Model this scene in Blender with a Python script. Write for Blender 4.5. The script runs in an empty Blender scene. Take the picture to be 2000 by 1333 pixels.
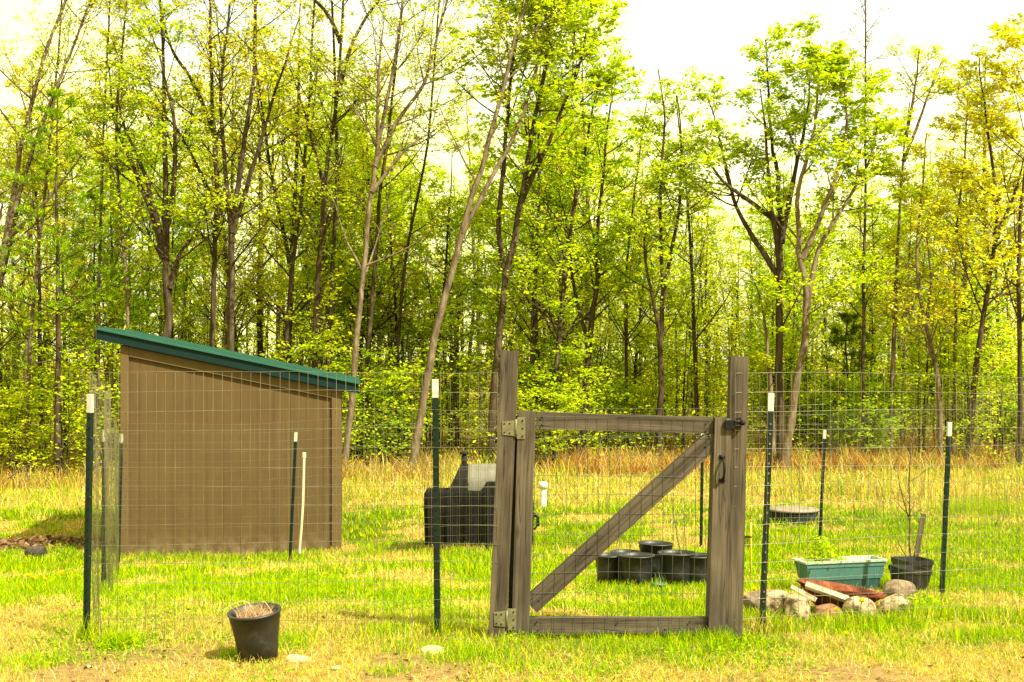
import bpy, bmesh, math, random
import numpy as np
from mathutils import Vector, Matrix, Quaternion

# ------------------------------------------------------------------ camera, world, sun, exposure
scene = bpy.context.scene
F = 2600.0            # focal length in pixels of the 2000 px wide photograph
EYE = 1.5
HOR = 700.0
cam = bpy.data.cameras.new("camera")
cam.sensor_width = 36.0
cam.lens = F / 2000.0 * 36.0
cam.shift_y = (HOR - 666.5) / 2000.0
cam.clip_start = 0.05
cam.clip_end = 2000.0
cam_ob = bpy.data.objects.new("camera", cam)
scene.collection.objects.link(cam_ob)
cam_ob.location = (0, 0, EYE)
cam_ob.rotation_euler = (math.radians(90), 0, 0)
scene.camera = cam_ob

SUN_EL = math.radians(49)
SUN_DIR = Vector((0.74 * math.cos(SUN_EL), -0.67 * math.cos(SUN_EL), math.sin(SUN_EL))).normalized()
SUN_AZ = math.atan2(SUN_DIR.x, SUN_DIR.y)

world = bpy.data.worlds.new("World")
scene.world = world
world.use_nodes = True
wn, wl = world.node_tree.nodes, world.node_tree.links
wn.clear()
w_out = wn.new("ShaderNodeOutputWorld")
w_bg = wn.new("ShaderNodeBackground")
w_bg.inputs["Strength"].default_value = 0.12
sky = wn.new("ShaderNodeTexSky")
sky.sky_type = 'NISHITA'
sky.sun_disc = False
sky.sun_elevation = SUN_EL
sky.sun_rotation = SUN_AZ
sky.dust_density = 2.0
sky.ozone_density = 0.6
w_tc = wn.new("ShaderNodeTexCoord")
w_map = wn.new("ShaderNodeMapping")
w_map.inputs["Scale"].default_value = (1.6, 1.6, 3.2)
w_map.inputs["Location"].default_value = (0.35, 0.1, 0.6)
w_noise = wn.new("ShaderNodeTexNoise")
w_noise.inputs["Scale"].default_value = 2.3
w_noise.inputs["Detail"].default_value = 7.0
w_noise.inputs["Roughness"].default_value = 0.55
w_ramp = wn.new("ShaderNodeValToRGB")
w_ramp.color_ramp.elements[0].position = 0.38
w_ramp.color_ramp.elements[0].color = (0.5, 0.5, 0.5, 1)
w_ramp.color_ramp.elements[1].position = 0.50
w_ramp.color_ramp.elements[1].color = (1, 1, 1, 1)
w_mix = wn.new("ShaderNodeMixRGB")
w_mix.inputs[2].default_value = (6.3, 5.95, 2.85, 1)      # thin bright warm cloud veil
wl.new(w_tc.outputs["Generated"], w_map.inputs["Vector"])
wl.new(w_map.outputs[0], w_noise.inputs["Vector"])
wl.new(w_noise.outputs["Fac"], w_ramp.inputs[0])
wl.new(w_ramp.outputs[0], w_mix.inputs[0])
wl.new(sky.outputs[0], w_mix.inputs[1])
wl.new(w_mix.outputs[0], w_bg.inputs["Color"])
wl.new(w_bg.outputs[0], w_out.inputs["Surface"])

sun = bpy.data.lights.new("sun", 'SUN')
sun.energy = 5.0
sun.angle = math.radians(0.55)
sun.color = (1.0, 0.93, 0.74)
sun_ob = bpy.data.objects.new("sun", sun)
scene.collection.objects.link(sun_ob)
sun_ob.rotation_euler = (-SUN_DIR).to_track_quat('-Z', 'Y').to_euler()
sun_ob.location = (10, -6, 20)

vs = scene.view_settings
vs.view_transform = 'Standard'
vs.look = 'None'
vs.gamma = 1.0
vs.exposure = 1.43
vs.use_curve_mapping = False
scene.cycles.max_bounces = 7
scene.cycles.diffuse_bounces = 4
scene.cycles.transmission_bounces = 4
scene.cycles.transparent_max_bounces = 4

# ------------------------------------------------------------------ helpers
COL = scene.collection
rng = np.random.default_rng(7)
random.seed(7)

def smooth(a, b, x):
    t = np.clip((np.asarray(x, float) - a) / (b - a), 0, 1)
    return t * t * (3 - 2 * t)

def _hash(ix, iy, seed):
    h = (ix * 374761393 + iy * 668265263 + seed * 974711) & 0x7fffffff
    h = ((h ^ (h >> 13)) * 1274126177) & 0x7fffffff
    h = (h ^ (h >> 16)) & 0xffff
    return h / 65535.0

def vnoise(x, y, seed=0):
    x = np.asarray(x, float); y = np.asarray(y, float)
    ix = np.floor(x).astype(np.int64); iy = np.floor(y).astype(np.int64)
    fx = x - ix; fy = y - iy
    fx = fx * fx * (3 - 2 * fx); fy = fy * fy * (3 - 2 * fy)
    a = _hash(ix, iy, seed); b = _hash(ix + 1, iy, seed)
    c = _hash(ix, iy + 1, seed); d = _hash(ix + 1, iy + 1, seed)
    return (a * (1 - fx) + b * fx) * (1 - fy) + (c * (1 - fx) + d * fx) * fy

def fbm(x, y, seed=0, oct=4):
    s = 0; a = 0.5; t = 0
    for k in range(oct):
        s = s + a * vnoise(np.asarray(x) * 2 ** k, np.asarray(y) * 2 ** k, seed + 17 * k)
        t += a; a *= 0.55
    return s / t

GD = [-50, 0, 5, 7.15, 8.2, 9.5, 11.5, 14.5, 17, 26, 60, 400]
GZ = [0.06, 0.06, 0.03, 0.0, -0.06, -0.19, -0.40, -0.60, -0.635, -0.66, -0.72, -1.0]
def ground(x, y):
    x = np.asarray(x, float); y = np.asarray(y, float)
    # smooth the piecewise profile a little
    z = (np.interp(y - .4, GD, GZ) + np.interp(y, GD, GZ) + np.interp(y + .4, GD, GZ)) / 3
    z = z + np.where(x < 0, 0.034, 0.014) * np.clip(x, -8, 8) * smooth(8, 14, y)
    z = z - .07 * np.exp(-((x + 2.6) / 1.5) ** 2 - ((y - 15.3) / 1.2) ** 2)
    near = 1 - smooth(30, 60, y)
    z = z + (fbm(x * 0.9, y * 0.9, 3, 3) - 0.5) * 0.05 * near
    return z

def G(x, y):
    return float(ground(x, y))

def px(u, D):              # photo column -> world x at distance D
    return (u - 1000.0) * D / F
def pz(v, D):              # photo row -> world z at distance D
    return EYE - (v - HOR) * D / F
def P(u, v, D):
    return Vector((px(u, D), D, pz(v, D)))

def tag(o, label=None, cat=None, group=None, kind=None):
    if label: o["label"] = label
    if cat: o["category"] = cat
    if group: o["group"] = group
    if kind: o["kind"] = kind
    return o

def thing(name, label, cat, loc=(0, 0, 0), rz=0.0, group=None):
    o = bpy.data.objects.new(name, None)
    o.empty_display_size = 0.1
    COL.objects.link(o)
    o.location = loc
    o.rotation_euler = (0, 0, rz)
    return tag(o, label, cat, group)

def link(name, me, mat, parent=None, loc=(0, 0, 0), rot=None, world=False):
    """world=True: vertices are in world space, parent has no rotation"""
    o = bpy.data.objects.new(name, me)
    COL.objects.link(o)
    if mat is not None and len(me.materials) == 0:
        me.materials.append(mat)
    if parent is not None:
        o.parent = parent
    if world and parent is not None:
        o.location = -Vector(parent.location)
    else:
        o.location = loc
    if rot is not None:
        o.rotation_mode = 'QUATERNION' if isinstance(rot, Quaternion) else 'XYZ'
        if isinstance(rot, Quaternion): o.rotation_quaternion = rot
        else: o.rotation_euler = rot
    return o

def mesh_np(name, verts, quads, colors=None, smooth_shade=False):
    verts = np.asarray(verts, np.float32).reshape(-1, 3)
    quads = np.asarray(quads, np.int32).reshape(-1, 4)
    me = bpy.data.meshes.new(name)
    me.vertices.add(len(verts))
    me.vertices.foreach_set("co", verts.ravel())
    me.loops.add(quads.size)
    me.loops.foreach_set("vertex_index", quads.ravel())
    me.polygons.add(len(quads))
    me.polygons.foreach_set("loop_start", np.arange(0, quads.size, 4, dtype=np.int32))
    if smooth_shade:
        me.polygons.foreach_set("use_smooth", np.ones(len(quads), bool))
    me.update(calc_edges=True)
    if colors is not None:
        at = me.color_attributes.new("Col", 'FLOAT_COLOR', 'POINT')
        c = np.ones((len(verts), 4), np.float32)
        c[:, :3] = colors
        at.data.foreach_set("color", c.ravel())
    return me

class Soup:
    """collects quads"""
    def __init__(self):
        self.v = []; self.q = []; self.c = []; self.n = 0
    def add(self, v, q, c=None):
        v = np.asarray(v, np.float32).reshape(-1, 3)
        q = np.asarray(q, np.int64).reshape(-1, 4)
        self.v.append(v); self.q.append(q + self.n); self.n += len(v)
        if c is not None:
            self.c.append(np.broadcast_to(np.asarray(c, np.float32), (len(v), 3)))
    def tubes(self, pts, rad, sides=5, c=None):
        """pts (B,N,3), rad (B,N)"""
        pts = np.asarray(pts, float); rad = np.asarray(rad, float)
        B, N, _ = pts.shape
        t = np.gradient(pts, axis=1)
        t /= np.linalg.norm(t, axis=2, keepdims=True) + 1e-9
        up = np.where(np.abs(t[..., 2:3]) > 0.9, np.array([1.0, 0, 0]), np.array([0, 0, 1.0]))
        up = np.broadcast_to(up[:, :1], t.shape)
        a = np.cross(t, up); a /= np.linalg.norm(a, axis=2, keepdims=True) + 1e-9
        b = np.cross(t, a)
        ang = np.arange(sides) * 2 * math.pi / sides
        ring = (a[:, :, None, :] * np.cos(ang)[None, None, :, None] + b[:, :, None, :] * np.sin(ang)[None, None, :, None])
        v = pts[:, :, None, :] + ring * rad[:, :, None, None]
        bi = np.arange(B)[:, None, None]; ni = np.arange(N - 1)[None, :, None]; si = np.arange(sides)[None, None, :]
        s2 = (si + 1) % sides
        base = bi * N * sides
        q = np.stack([base + ni * sides + si, base + ni * sides + s2, base + (ni + 1) * sides + s2, base + (ni + 1) * sides + si], -1)
        if c is not None:
            c = np.repeat(np.asarray(c, np.float32), N * sides, 0) if np.ndim(c) == 2 else c
        self.add(v.reshape(-1, 3), q.reshape(-1, 4), c)
    def build(self, name, mat, parent=None, smooth_shade=True, world=True):
        me = mesh_np(name, np.concatenate(self.v), np.concatenate(self.q), np.concatenate(self.c) if self.c else None, smooth_shade)
        return link(name, me, mat, parent, world=world)

# bmesh helpers ---------------------------------------------------------------
def bm_box(bm, cx, cy, cz, sx, sy, sz, rot=None, taper=None):
    vs_ = []
    for z in (-.5, .5):
        for (x, y) in ((-.5, -.5), (.5, -.5), (.5, .5), (-.5, .5)):
            tx = ty = 1.0
            if taper and z < 0: tx, ty = taper
            p = Vector((x * sx * tx, y * sy * ty, z * sz))
            if rot is not None: p = rot @ p
            vs_.append(bm.verts.new(p + Vector((cx, cy, cz))))
    for f in ((0, 3, 2, 1), (4, 5, 6, 7), (0, 1, 5, 4), (1, 2, 6, 5), (2, 3, 7, 6), (3, 0, 4, 7)):
        bm.faces.new([vs_[i] for i in f])
    return vs_

def bm_done(bm, name, mat, parent=None, loc=(0, 0, 0), rot=None, bevel=0.0, smooth_shade=False, seg=2, world=False):
    if bevel > 0:
        bmesh.ops.bevel(bm, geom=list(bm.edges), offset=bevel, segments=seg, affect='EDGES', profile=0.6)
    bmesh.ops.recalc_face_normals(bm, faces=bm.faces)
    me = bpy.data.meshes.new(name)
    bm.to_mesh(me); bm.free()
    if smooth_shade:
        me.polygons.foreach_set("use_smooth", [True] * len(me.polygons))
    return link(name, me, mat, parent, loc, rot, world)

def bm_lathe(bm, prof, seg=32, cx=0, cy=0, cz=0, close=False):
    rings = []
    for r, z in prof:
        if r < 1e-5:
            rings.append([bm.verts.new((cx, cy, cz + z))])
        else:
            rings.append([bm.verts.new((cx + r * math.cos(2 * math.pi * k / seg), cy + r * math.sin(2 * math.pi * k / seg), cz + z)) for k in range(seg)])
    for a, b in zip(rings[:-1], rings[1:]):
        for k in range(seg):
            k2 = (k + 1) % seg
            if len(a) == 1 and len(b) > 1: bm.faces.new((a[0], b[k2], b[k]))
            elif len(b) == 1 and len(a) > 1: bm.faces.new((a[k], a[k2], b[0]))
            elif len(a) > 1: bm.faces.new((a[k], a[k2], b[k2], b[k]))

def bm_tube(bm, pts, r, seg=8):
    pts = [Vector(p) for p in pts]
    prev = None
    first = None
    for i, p in enumerate(pts):
        t = (pts[min(i + 1, len(pts) - 1)] - pts[max(i - 1, 0)]).normalized()
        ref = Vector((0, 0, 1)) if abs(t.z) < .9 else Vector((1, 0, 0))
        a = t.cross(ref).normalized(); b = t.cross(a)
        rr = r[i] if isinstance(r, (list, tuple)) else r
        ring = [bm.verts.new(p + (a * math.cos(2 * math.pi * k / seg) + b * math.sin(2 * math.pi * k / seg)) * rr) for k in range(seg)]
        if prev:
            for k in range(seg):
                bm.faces.new((prev[k], prev[(k + 1) % seg], ring[(k + 1) % seg], ring[k]))
        else: first = ring
        prev = ring
    bm.faces.new(first[::-1]); bm.faces.new(prev)

# ------------------------------------------------------------------ materials
def new_mat(name):
    m = bpy.data.materials.new(name); m.use_nodes = True
    nt = m.node_tree
    return m, nt.nodes, nt.links, nt.nodes["Principled BSDF"]

def ramp(nodes, stops):
    r = nodes.new("ShaderNodeValToRGB")
    e = r.color_ramp.elements
    e[0].position = stops[0][0]; e[0].color = (*stops[0][1], 1)
    e[1].position = stops[-1][0]; e[1].color = (*stops[-1][1], 1)
    for p, c in stops[1:-1]:
        n = e.new(p); n.color = (*c, 1)
    return r

def mat_noise(name, stops, scale=5.0, stretch=(1, 1, 1), rough=0.7, metal=0.0, bump=0.2, bscale=None, detail=6, coord="Object", spec=0.5, dist=0.01):
    m, n, l, p = new_mat(name)
    tc = n.new("ShaderNodeTexCoord"); mp = n.new("ShaderNodeMapping"); mp.inputs["Scale"].default_value = stretch
    no = n.new("ShaderNodeTexNoise"); no.inputs["Scale"].default_value = scale; no.inputs["Detail"].default_value = detail; no.inputs["Roughness"].default_value = 0.65
    r = ramp(n, stops)
    l.new(tc.outputs[coord], mp.inputs[0]); l.new(mp.outputs[0], no.inputs["Vector"]); l.new(no.outputs["Fac"], r.inputs[0])
    l.new(r.outputs[0], p.inputs["Base Color"])
    p.inputs["Roughness"].default_value = rough; p.inputs["Metallic"].default_value = metal
    p.inputs["Specular IOR Level"].default_value = spec
    if bump > 0:
        b = n.new("ShaderNodeBump"); b.inputs["Strength"].default_value = bump; b.inputs["Distance"].default_value = dist
        no2 = n.new("ShaderNodeTexNoise"); no2.inputs["Scale"].default_value = bscale or scale * 3; no2.inputs["Detail"].default_value = 5
        l.new(mp.outputs[0], no2.inputs["Vector"]); l.new(no2.outputs["Fac"], b.inputs["Height"]); l.new(b.outputs[0], p.inputs["Normal"])
    return m

def mat_leaf(name, trans=0.45):
    m = bpy.data.materials.new(name); m.use_nodes = True
    n, l = m.node_tree.nodes, m.node_tree.links; n.clear()
    out = n.new("ShaderNodeOutputMaterial"); d = n.new("ShaderNodeBsdfDiffuse"); t = n.new("ShaderNodeBsdfTranslucent")
    mx = n.new("ShaderNodeMixShader"); mx.inputs[0].default_value = trans
    at = n.new("ShaderNodeAttribute"); at.attribute_name = "Col"
    l.new(at.outputs["Color"], d.inputs["Color"]); l.new(at.outputs["Color"], t.inputs["Color"])
    l.new(d.outputs[0], mx.inputs[1]); l.new(t.outputs[0], mx.inputs[2]); l.new(mx.outputs[0], out.inputs["Surface"])
    return m

def mat_wood(name, c_dark, c_mid, c_light, scale=1.0):
    """grain runs along local Z"""
    m, n, l, p = new_mat(name)
    tc = n.new("ShaderNodeTexCoord"); oi = n.new("ShaderNodeObjectInfo")
    add = n.new("ShaderNodeVectorMath"); add.operation = 'ADD'
    mul = n.new("ShaderNodeMath"); mul.operation = 'MULTIPLY'; mul.inputs[1].default_value = 13.0
    l.new(oi.outputs["Random"], mul.inputs[0]); l.new(mul.outputs[0], add.inputs[1]); l.new(tc.outputs["Object"], add.inputs[0])
    mp = n.new("ShaderNodeMapping"); mp.inputs["Scale"].default_value = (38 * scale, 38 * scale, 1.1)
    l.new(add.outputs[0], mp.inputs[0])
    g = n.new("ShaderNodeTexNoise"); g.inputs["Scale"].default_value = 1.0; g.inputs["Detail"].default_value = 8; g.inputs["Roughness"].default_value = 0.7; g.inputs["Distortion"].default_value = 0.4
    l.new(mp.outputs[0], g.inputs["Vector"])
    r = ramp(n, [(0.28, c_dark), (0.47, c_mid), (0.72, c_light)])
    l.new(g.outputs["Fac"], r.inputs[0])
    # large weathering patches
    big = n.new("ShaderNodeTexNoise"); big.inputs["Scale"].default_value = 7; big.inputs["Detail"].default_value = 4
    mp2 = n.new("ShaderNodeMapping"); mp2.inputs["Scale"].default_value = (1, 1, .45); l.new(add.outputs[0], mp2.inputs[0]); l.new(mp2.outputs[0], big.inputs["Vector"])
    rb = ramp(n, [(0.35, (0.62, 0.58, 0.55)), (0.7, (1.15, 1.1, 1.0))]); l.new(big.outputs["Fac"], rb.inputs[0])
    mx = n.new("ShaderNodeMixRGB"); mx.blend_type = 'MULTIPLY'; mx.inputs[0].default_value = 1.0
    l.new(r.outputs[0], mx.inputs[1]); l.new(rb.outputs[0], mx.inputs[2])
    # cracks: thin lines along the grain
    cr = n.new("ShaderNodeTexNoise"); cr.inputs["Scale"].default_value = 1.0; cr.inputs["Detail"].default_value = 2
    mp3 = n.new("ShaderNodeMapping"); mp3.inputs["Scale"].default_value = (22, 22, .7); l.new(add.outputs[0], mp3.inputs[0]); l.new(mp3.outputs[0], cr.inputs["Vector"])
    rc = ramp(n, [(0.485, (1, 1, 1)), (0.5, (0.22, 0.2, 0.18)), (0.515, (1, 1, 1))]); l.new(cr.outputs["Fac"], rc.inputs[0])
    mx2 = n.new("ShaderNodeMixRGB"); mx2.blend_type = 'MULTIPLY'; mx2.inputs[0].default_value = 0.75
    l.new(mx.outputs[0], mx2.inputs[1]); l.new(rc.outputs[0], mx2.inputs[2])
    # knots
    vo = n.new("ShaderNodeTexVoronoi"); vo.inputs["Scale"].default_value = 1.0
    mp4 = n.new("ShaderNodeMapping"); mp4.inputs["Scale"].default_value = (9, 9, 3.2); l.new(add.outputs[0], mp4.inputs[0]); l.new(mp4.outputs[0], vo.inputs["Vector"])
    rk = ramp(n, [(0.06, (0.25, 0.16, 0.1)), (0.13, (0.75, 0.68, 0.6)), (0.17, (1, 1, 1))]); l.new(vo.outputs["Distance"], rk.inputs[0])
    mx3 = n.new("ShaderNodeMixRGB"); mx3.blend_type = 'MULTIPLY'; mx3.inputs[0].default_value = 0.8
    l.new(mx2.outputs[0], mx3.inputs[1]); l.new(rk.outputs[0], mx3.inputs[2])
    l.new(mx3.outputs[0], p.inputs["Base Color"])
    p.inputs["Roughness"].default_value = 0.85
    p.inputs["Specular IOR Level"].default_value = 0.2
    b = n.new("ShaderNodeBump"); b.inputs["Strength"].default_value = 0.6; b.inputs["Distance"].default_value = 0.004
    ad = n.new("ShaderNodeMixRGB"); ad.blend_type = 'MULTIPLY'; ad.inputs[0].default_value = 1
    l.new(g.outputs["Fac"], ad.inputs[1]); l.new(rc.outputs[0], ad.inputs[2]); l.new(ad.outputs[0], b.inputs["Height"]); l.new(b.outputs[0], p.inputs["Normal"])
    return m

M = {}
M['leaf'] = mat_leaf("leaf", 0.56)
M['grass'] = mat_leaf("grass_blade", 0.35)
M['needle'] = mat_leaf("needle", 0.3)
M['bark'] = mat_noise("bark", [(0.3, (0.035, 0.024, 0.014)), (0.55, (0.10, 0.072, 0.042)), (0.8, (0.20, 0.155, 0.09))], 9, (1, 1, .25), 0.9, bump=0.8, dist=0.02, spec=.1, coord="Generated")
M['bark'] = mat_noise("bark", [(0.3, (0.018, 0.012, 0.007)), (0.52, (0.055, 0.039, 0.022)), (0.7, (0.12, 0.092, 0.054))], 14, (1, 1, .22), 0.9, bump=0.8, dist=0.02, spec=.1)
M['bark_pale'] = mat_noise("bark_pale", [(0.3, (0.045, 0.03, 0.018)), (0.5, (0.12, 0.088, 0.055)), (0.7, (0.22, 0.17, 0.11))], 12, (1, 1, .3), 0.9, bump=0.6, dist=0.02, spec=.1)
M['wood'] = mat_wood("weathered_wood", (0.022, 0.0175, 0.0115), (0.068, 0.056, 0.038), (0.135, 0.115, 0.082))
M['board'] = mat_wood("pale_board", (0.34, 0.26, 0.17), (0.60, 0.51, 0.37), (0.76, 0.67, 0.50))
M['wire'] = mat_noise("galvanised_wire", [(0.3, (0.22, 0.21, 0.18)), (0.7, (0.46, 0.44, 0.38))], 6, rough=0.3, metal=1.0, bump=0)
M['wire_dull'] = mat_noise('dull_wire', [(0.3, (0.05, 0.05, 0.045)), (0.7, (0.14, 0.135, 0.12))], 6, rough=0.45, metal=.6, bump=0)
M['hinge'] = mat_noise("galvanised_hinge", [(0.3, (0.08, 0.074, 0.034)), (0.6, (0.14, 0.13, 0.058)), (0.8, (0.19, 0.175, 0.09))], 30, rough=0.55, metal=0.2, bump=0.1)
M['black_iron'] = mat_noise("black_iron", [(0.3, (0.002, 0.002, 0.002)), (0.7, (0.005, 0.005, 0.0045))], 30, rough=0.6, spec=.2, bump=0.1)
M['green_post'] = mat_noise("green_post_paint", [(0.3, (0.0015, 0.008, 0.005)), (0.6, (0.0025, 0.012, 0.007)), (0.85, (0.006, 0.02, 0.013))], 20, rough=0.5, spec=.25, bump=0.1)
M['white_tip'] = mat_noise("white_tip_paint", [(0.3, (0.16, 0.13, 0.08)), (0.45, (0.40, 0.38, 0.30)), (0.8, (0.52, 0.50, 0.42))], 30, (1, 1, .4), rough=0.6, bump=0.1)
M['shed'] = mat_noise("brown_shed_paint", [(0.3, (0.070, 0.043, 0.0145)), (0.6, (0.082, 0.051, 0.0175)), (0.85, (0.10, 0.064, 0.024))], 4.5, (1, 1, .6), rough=0.8, bump=0.25, bscale=60, dist=.003, spec=.2)
def weather(mname, z0, z1):
    m = M[mname]; n, l = m.node_tree.nodes, m.node_tree.links; p = n["Principled BSDF"]
    src = p.inputs["Base Color"].links[0].from_socket
    tc = n.new("ShaderNodeTexCoord"); sx = n.new("ShaderNodeSeparateXYZ"); l.new(tc.outputs["Object"], sx.inputs[0])
    no = n.new("ShaderNodeTexNoise"); no.inputs["Scale"].default_value = 9; no.inputs["Detail"].default_value = 6; l.new(tc.outputs["Object"], no.inputs["Vector"])
    mr = n.new("ShaderNodeMapRange"); mr.inputs[1].default_value = z0; mr.inputs[2].default_value = z1; mr.inputs[3].default_value = .75; mr.inputs[4].default_value = 0
    l.new(sx.outputs["Z"], mr.inputs[0])
    mu = n.new("ShaderNodeMath"); mu.operation = 'MULTIPLY'; l.new(mr.outputs[0], mu.inputs[0])
    rp = ramp(n, [(0.4, (0, 0, 0)), (0.62, (1, 1, 1))]); l.new(no.outputs["Fac"], rp.inputs[0]); l.new(rp.outputs[0], mu.inputs[1])
    mx = n.new("ShaderNodeMixRGB"); mx.inputs[2].default_value = (0.16, 0.115, 0.06, 1)
    l.new(mu.outputs[0], mx.inputs[0]); l.new(src, mx.inputs[1]); l.new(mx.outputs[0], p.inputs["Base Color"])
    # soft vertical run marks
    mp = n.new("ShaderNodeMapping"); mp.inputs["Scale"].default_value = (26, 26, .5); l.new(tc.outputs["Object"], mp.inputs[0])
    n2 = n.new("ShaderNodeTexNoise"); n2.inputs["Scale"].default_value = 1; n2.inputs["Detail"].default_value = 5; l.new(mp.outputs[0], n2.inputs["Vector"])
    r2 = ramp(n, [(0.35, (0.94, 0.94, 0.94)), (0.65, (1.05, 1.05, 1.05))]); l.new(n2.outputs["Fac"], r2.inputs[0])
    m2 = n.new("ShaderNodeMixRGB"); m2.blend_type = 'MULTIPLY'; m2.inputs[0].default_value = 1; l.new(mx.outputs[0], m2.inputs[1]); l.new(r2.outputs[0], m2.inputs[2]); l.new(m2.outputs[0], p.inputs["Base Color"])
weather('shed', .08, .30)
M['shed_trim'] = mat_noise("brown_trim_paint", [(0.3, (0.084, 0.053, 0.019)), (0.7, (0.105, 0.068, 0.026))], 5, rough=0.75, bump=0.15, bscale=60, dist=.003, spec=.2)
M['roof'] = mat_noise("green_roof_metal", [(0.3, (0.012, 0.062, 0.042)), (0.7, (0.02, 0.085, 0.058))], 4, rough=0.55, spec=.2, metal=0.0, bump=0.05)
M['fascia'] = mat_noise("green_fascia", [(0.3, (0.0012, 0.012, 0.0105)), (0.7, (0.002, 0.017, 0.0145))], 4, rough=0.6, spec=.15, bump=0.05)
M['soffit'] = mat_noise("plywood_soffit", [(0.3, (0.13, 0.1, 0.03)), (0.7, (0.2, 0.16, 0.06))], 6, rough=0.9, bump=0.05)
M['pot'] = mat_noise("black_plastic", [(0.3, (0.006, 0.006, 0.007)), (0.55, (0.012, 0.012, 0.012)), (0.75, (0.05, 0.045, 0.038))], 12, rough=0.5, spec=.5, bump=0.08, dist=.003)
M['soil'] = mat_noise("soil", [(0.3, (0.10, 0.06, 0.035)), (0.55, (0.24, 0.15, 0.08)), (0.8, (0.42, 0.3, 0.17))], 60, rough=0.95, bump=1.0, dist=.01)
M['cover'] = mat_noise("black_cover_fabric", [(0.3, (0.002, 0.0018, 0.0018)), (0.6, (0.004, 0.0033, 0.003)), (0.85, (0.012, 0.009, 0.007))], 7, rough=0.8, spec=.15, bump=0.3, dist=.01)
M['grill_dark'] = mat_noise("dark_grill_steel", [(0.3, (0.004, 0.0035, 0.003)), (0.7, (0.010, 0.0085, 0.007))], 10, rough=0.65, spec=.15, bump=0.1)
M['grill_lid'] = mat_noise("grey_grill_lid", [(0.3, (0.08, 0.075, 0.055)), (0.5, (0.13, 0.12, 0.09)), (0.8, (0.18, 0.165, 0.125))], 6, rough=0.55, bump=0.1)  # lid in a lighter grey than the other grill parts
M['pvc'] = mat_noise("white_pvc", [(0.3, (0.68, 0.64, 0.5)), (0.7, (0.8, 0.77, 0.64))], 8, rough=0.45, bump=0.05)
M['cream'] = mat_noise("cream_pole", [(0.3, (0.42, 0.34, 0.19)), (0.7, (0.55, 0.47, 0.3))], 12, (1, 1, .2), rough=0.6, bump=0.1)
M['teal'] = mat_noise("teal_plastic", [(0.3, (0.026, 0.092, 0.082)), (0.6, (0.036, 0.115, 0.10)), (0.85, (0.075, 0.165, 0.135))], 7, rough=0.5, bump=0.08, dist=.003)
M['teal_dark'] = mat_noise("dark_teal_plastic", [(0.3, (0.004, 0.034, 0.032)), (0.7, (0.009, 0.05, 0.045))], 8, rough=0.5, bump=0.08, dist=.003)
M['teal_rim'] = mat_noise("pale_teal_rim", [(0.3, (0.22, 0.33, 0.24)), (0.7, (0.36, 0.46, 0.33))], 15, rough=0.55, bump=0.08)
M['rust'] = mat_noise("rusted_steel", [(0.3, (0.025, 0.007, 0.003)), (0.48, (0.09, 0.02, 0.007)), (0.62, (0.18, 0.05, 0.018)), (0.85, (0.30, 0.12, 0.05))], 8, rough=0.85, bump=0.5, dist=.006, spec=.2)
M['riser'] = mat_noise("black_riser_plastic", [(0.3, (0.008, 0.012, 0.011)), (0.7, (0.018, 0.026, 0.023))], 6, rough=0.7, spec=.2, bump=0.1)
M['riser_lid'] = mat_noise("dusty_riser_lid", [(0.3, (0.13, 0.10, 0.075)), (0.7, (0.22, 0.18, 0.135))], 9, rough=0.7, bump=0.2)
M['yellow'] = mat_noise("yellow_fibreglass", [(0.3, (0.6, 0.5, 0.01)), (0.7, (0.7, 0.6, 0.02))], 8, rough=0.5, bump=0)
M['green_plastic'] = mat_noise("green_plastic", [(0.3, (0.02, 0.12, 0.05)), (0.7, (0.04, 0.18, 0.08))], 8, rough=0.5, bump=0)
M['stub'] = M['bark']

def mat_rock(name, stops, moss=0.0):
    m, n, l, p = new_mat(name)
    tc = n.new("ShaderNodeTexCoord"); no = n.new("ShaderNodeTexNoise"); no.inputs["Scale"].default_value = 22; no.inputs["Detail"].default_value = 9; no.inputs["Roughness"].default_value = .7
    oi = n.new("ShaderNodeObjectInfo"); ad = n.new("ShaderNodeVectorMath"); ad.operation = 'ADD'
    l.new(tc.outputs["Object"], ad.inputs[0]); l.new(oi.outputs["Location"], ad.inputs[1])
    r = ramp(n, stops); l.new(ad.outputs[0], no.inputs["Vector"]); l.new(no.outputs["Fac"], r.inputs[0])
    l.new(r.outputs[0], p.inputs["Base Color"]); p.inputs["Roughness"].default_value = .9; p.inputs["Specular IOR Level"].default_value = .2
    b = n.new("ShaderNodeBump"); b.inputs["Strength"].default_value = .7; b.inputs["Distance"].default_value = .012
    n2 = n.new("ShaderNodeTexNoise"); n2.inputs["Scale"].default_value = 30; n2.inputs["Detail"].default_value = 6
    l.new(ad.outputs[0], n2.inputs["Vector"]); l.new(n2.outputs["Fac"], b.inputs["Height"]); l.new(b.outputs[0], p.inputs["Normal"])
    return m
M['rock_tan'] = mat_rock("tan_rock", [(0.38, (0.035, 0.032, 0.012)), (0.45, (0.13, 0.09, 0.05)), (0.52, (0.30, 0.22, 0.125)), (0.64, (0.46, 0.37, 0.22))])
M['rock_red'] = mat_rock("reddish_rock", [(0.32, (0.08, 0.035, 0.02)), (0.5, (0.20, 0.095, 0.05)), (0.7, (0.30, 0.17, 0.09))])
M['rock_grey'] = mat_rock("grey_brown_rock", [(0.32, (0.08, 0.06, 0.035)), (0.5, (0.17, 0.125, 0.08)), (0.7, (0.25, 0.19, 0.12))])
M['rock_dark'] = mat_rock("dark_rock", [(0.32, (0.02, 0.016, 0.012)), (0.5, (0.05, 0.04, 0.03)), (0.7, (0.09, 0.07, 0.05))])
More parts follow.
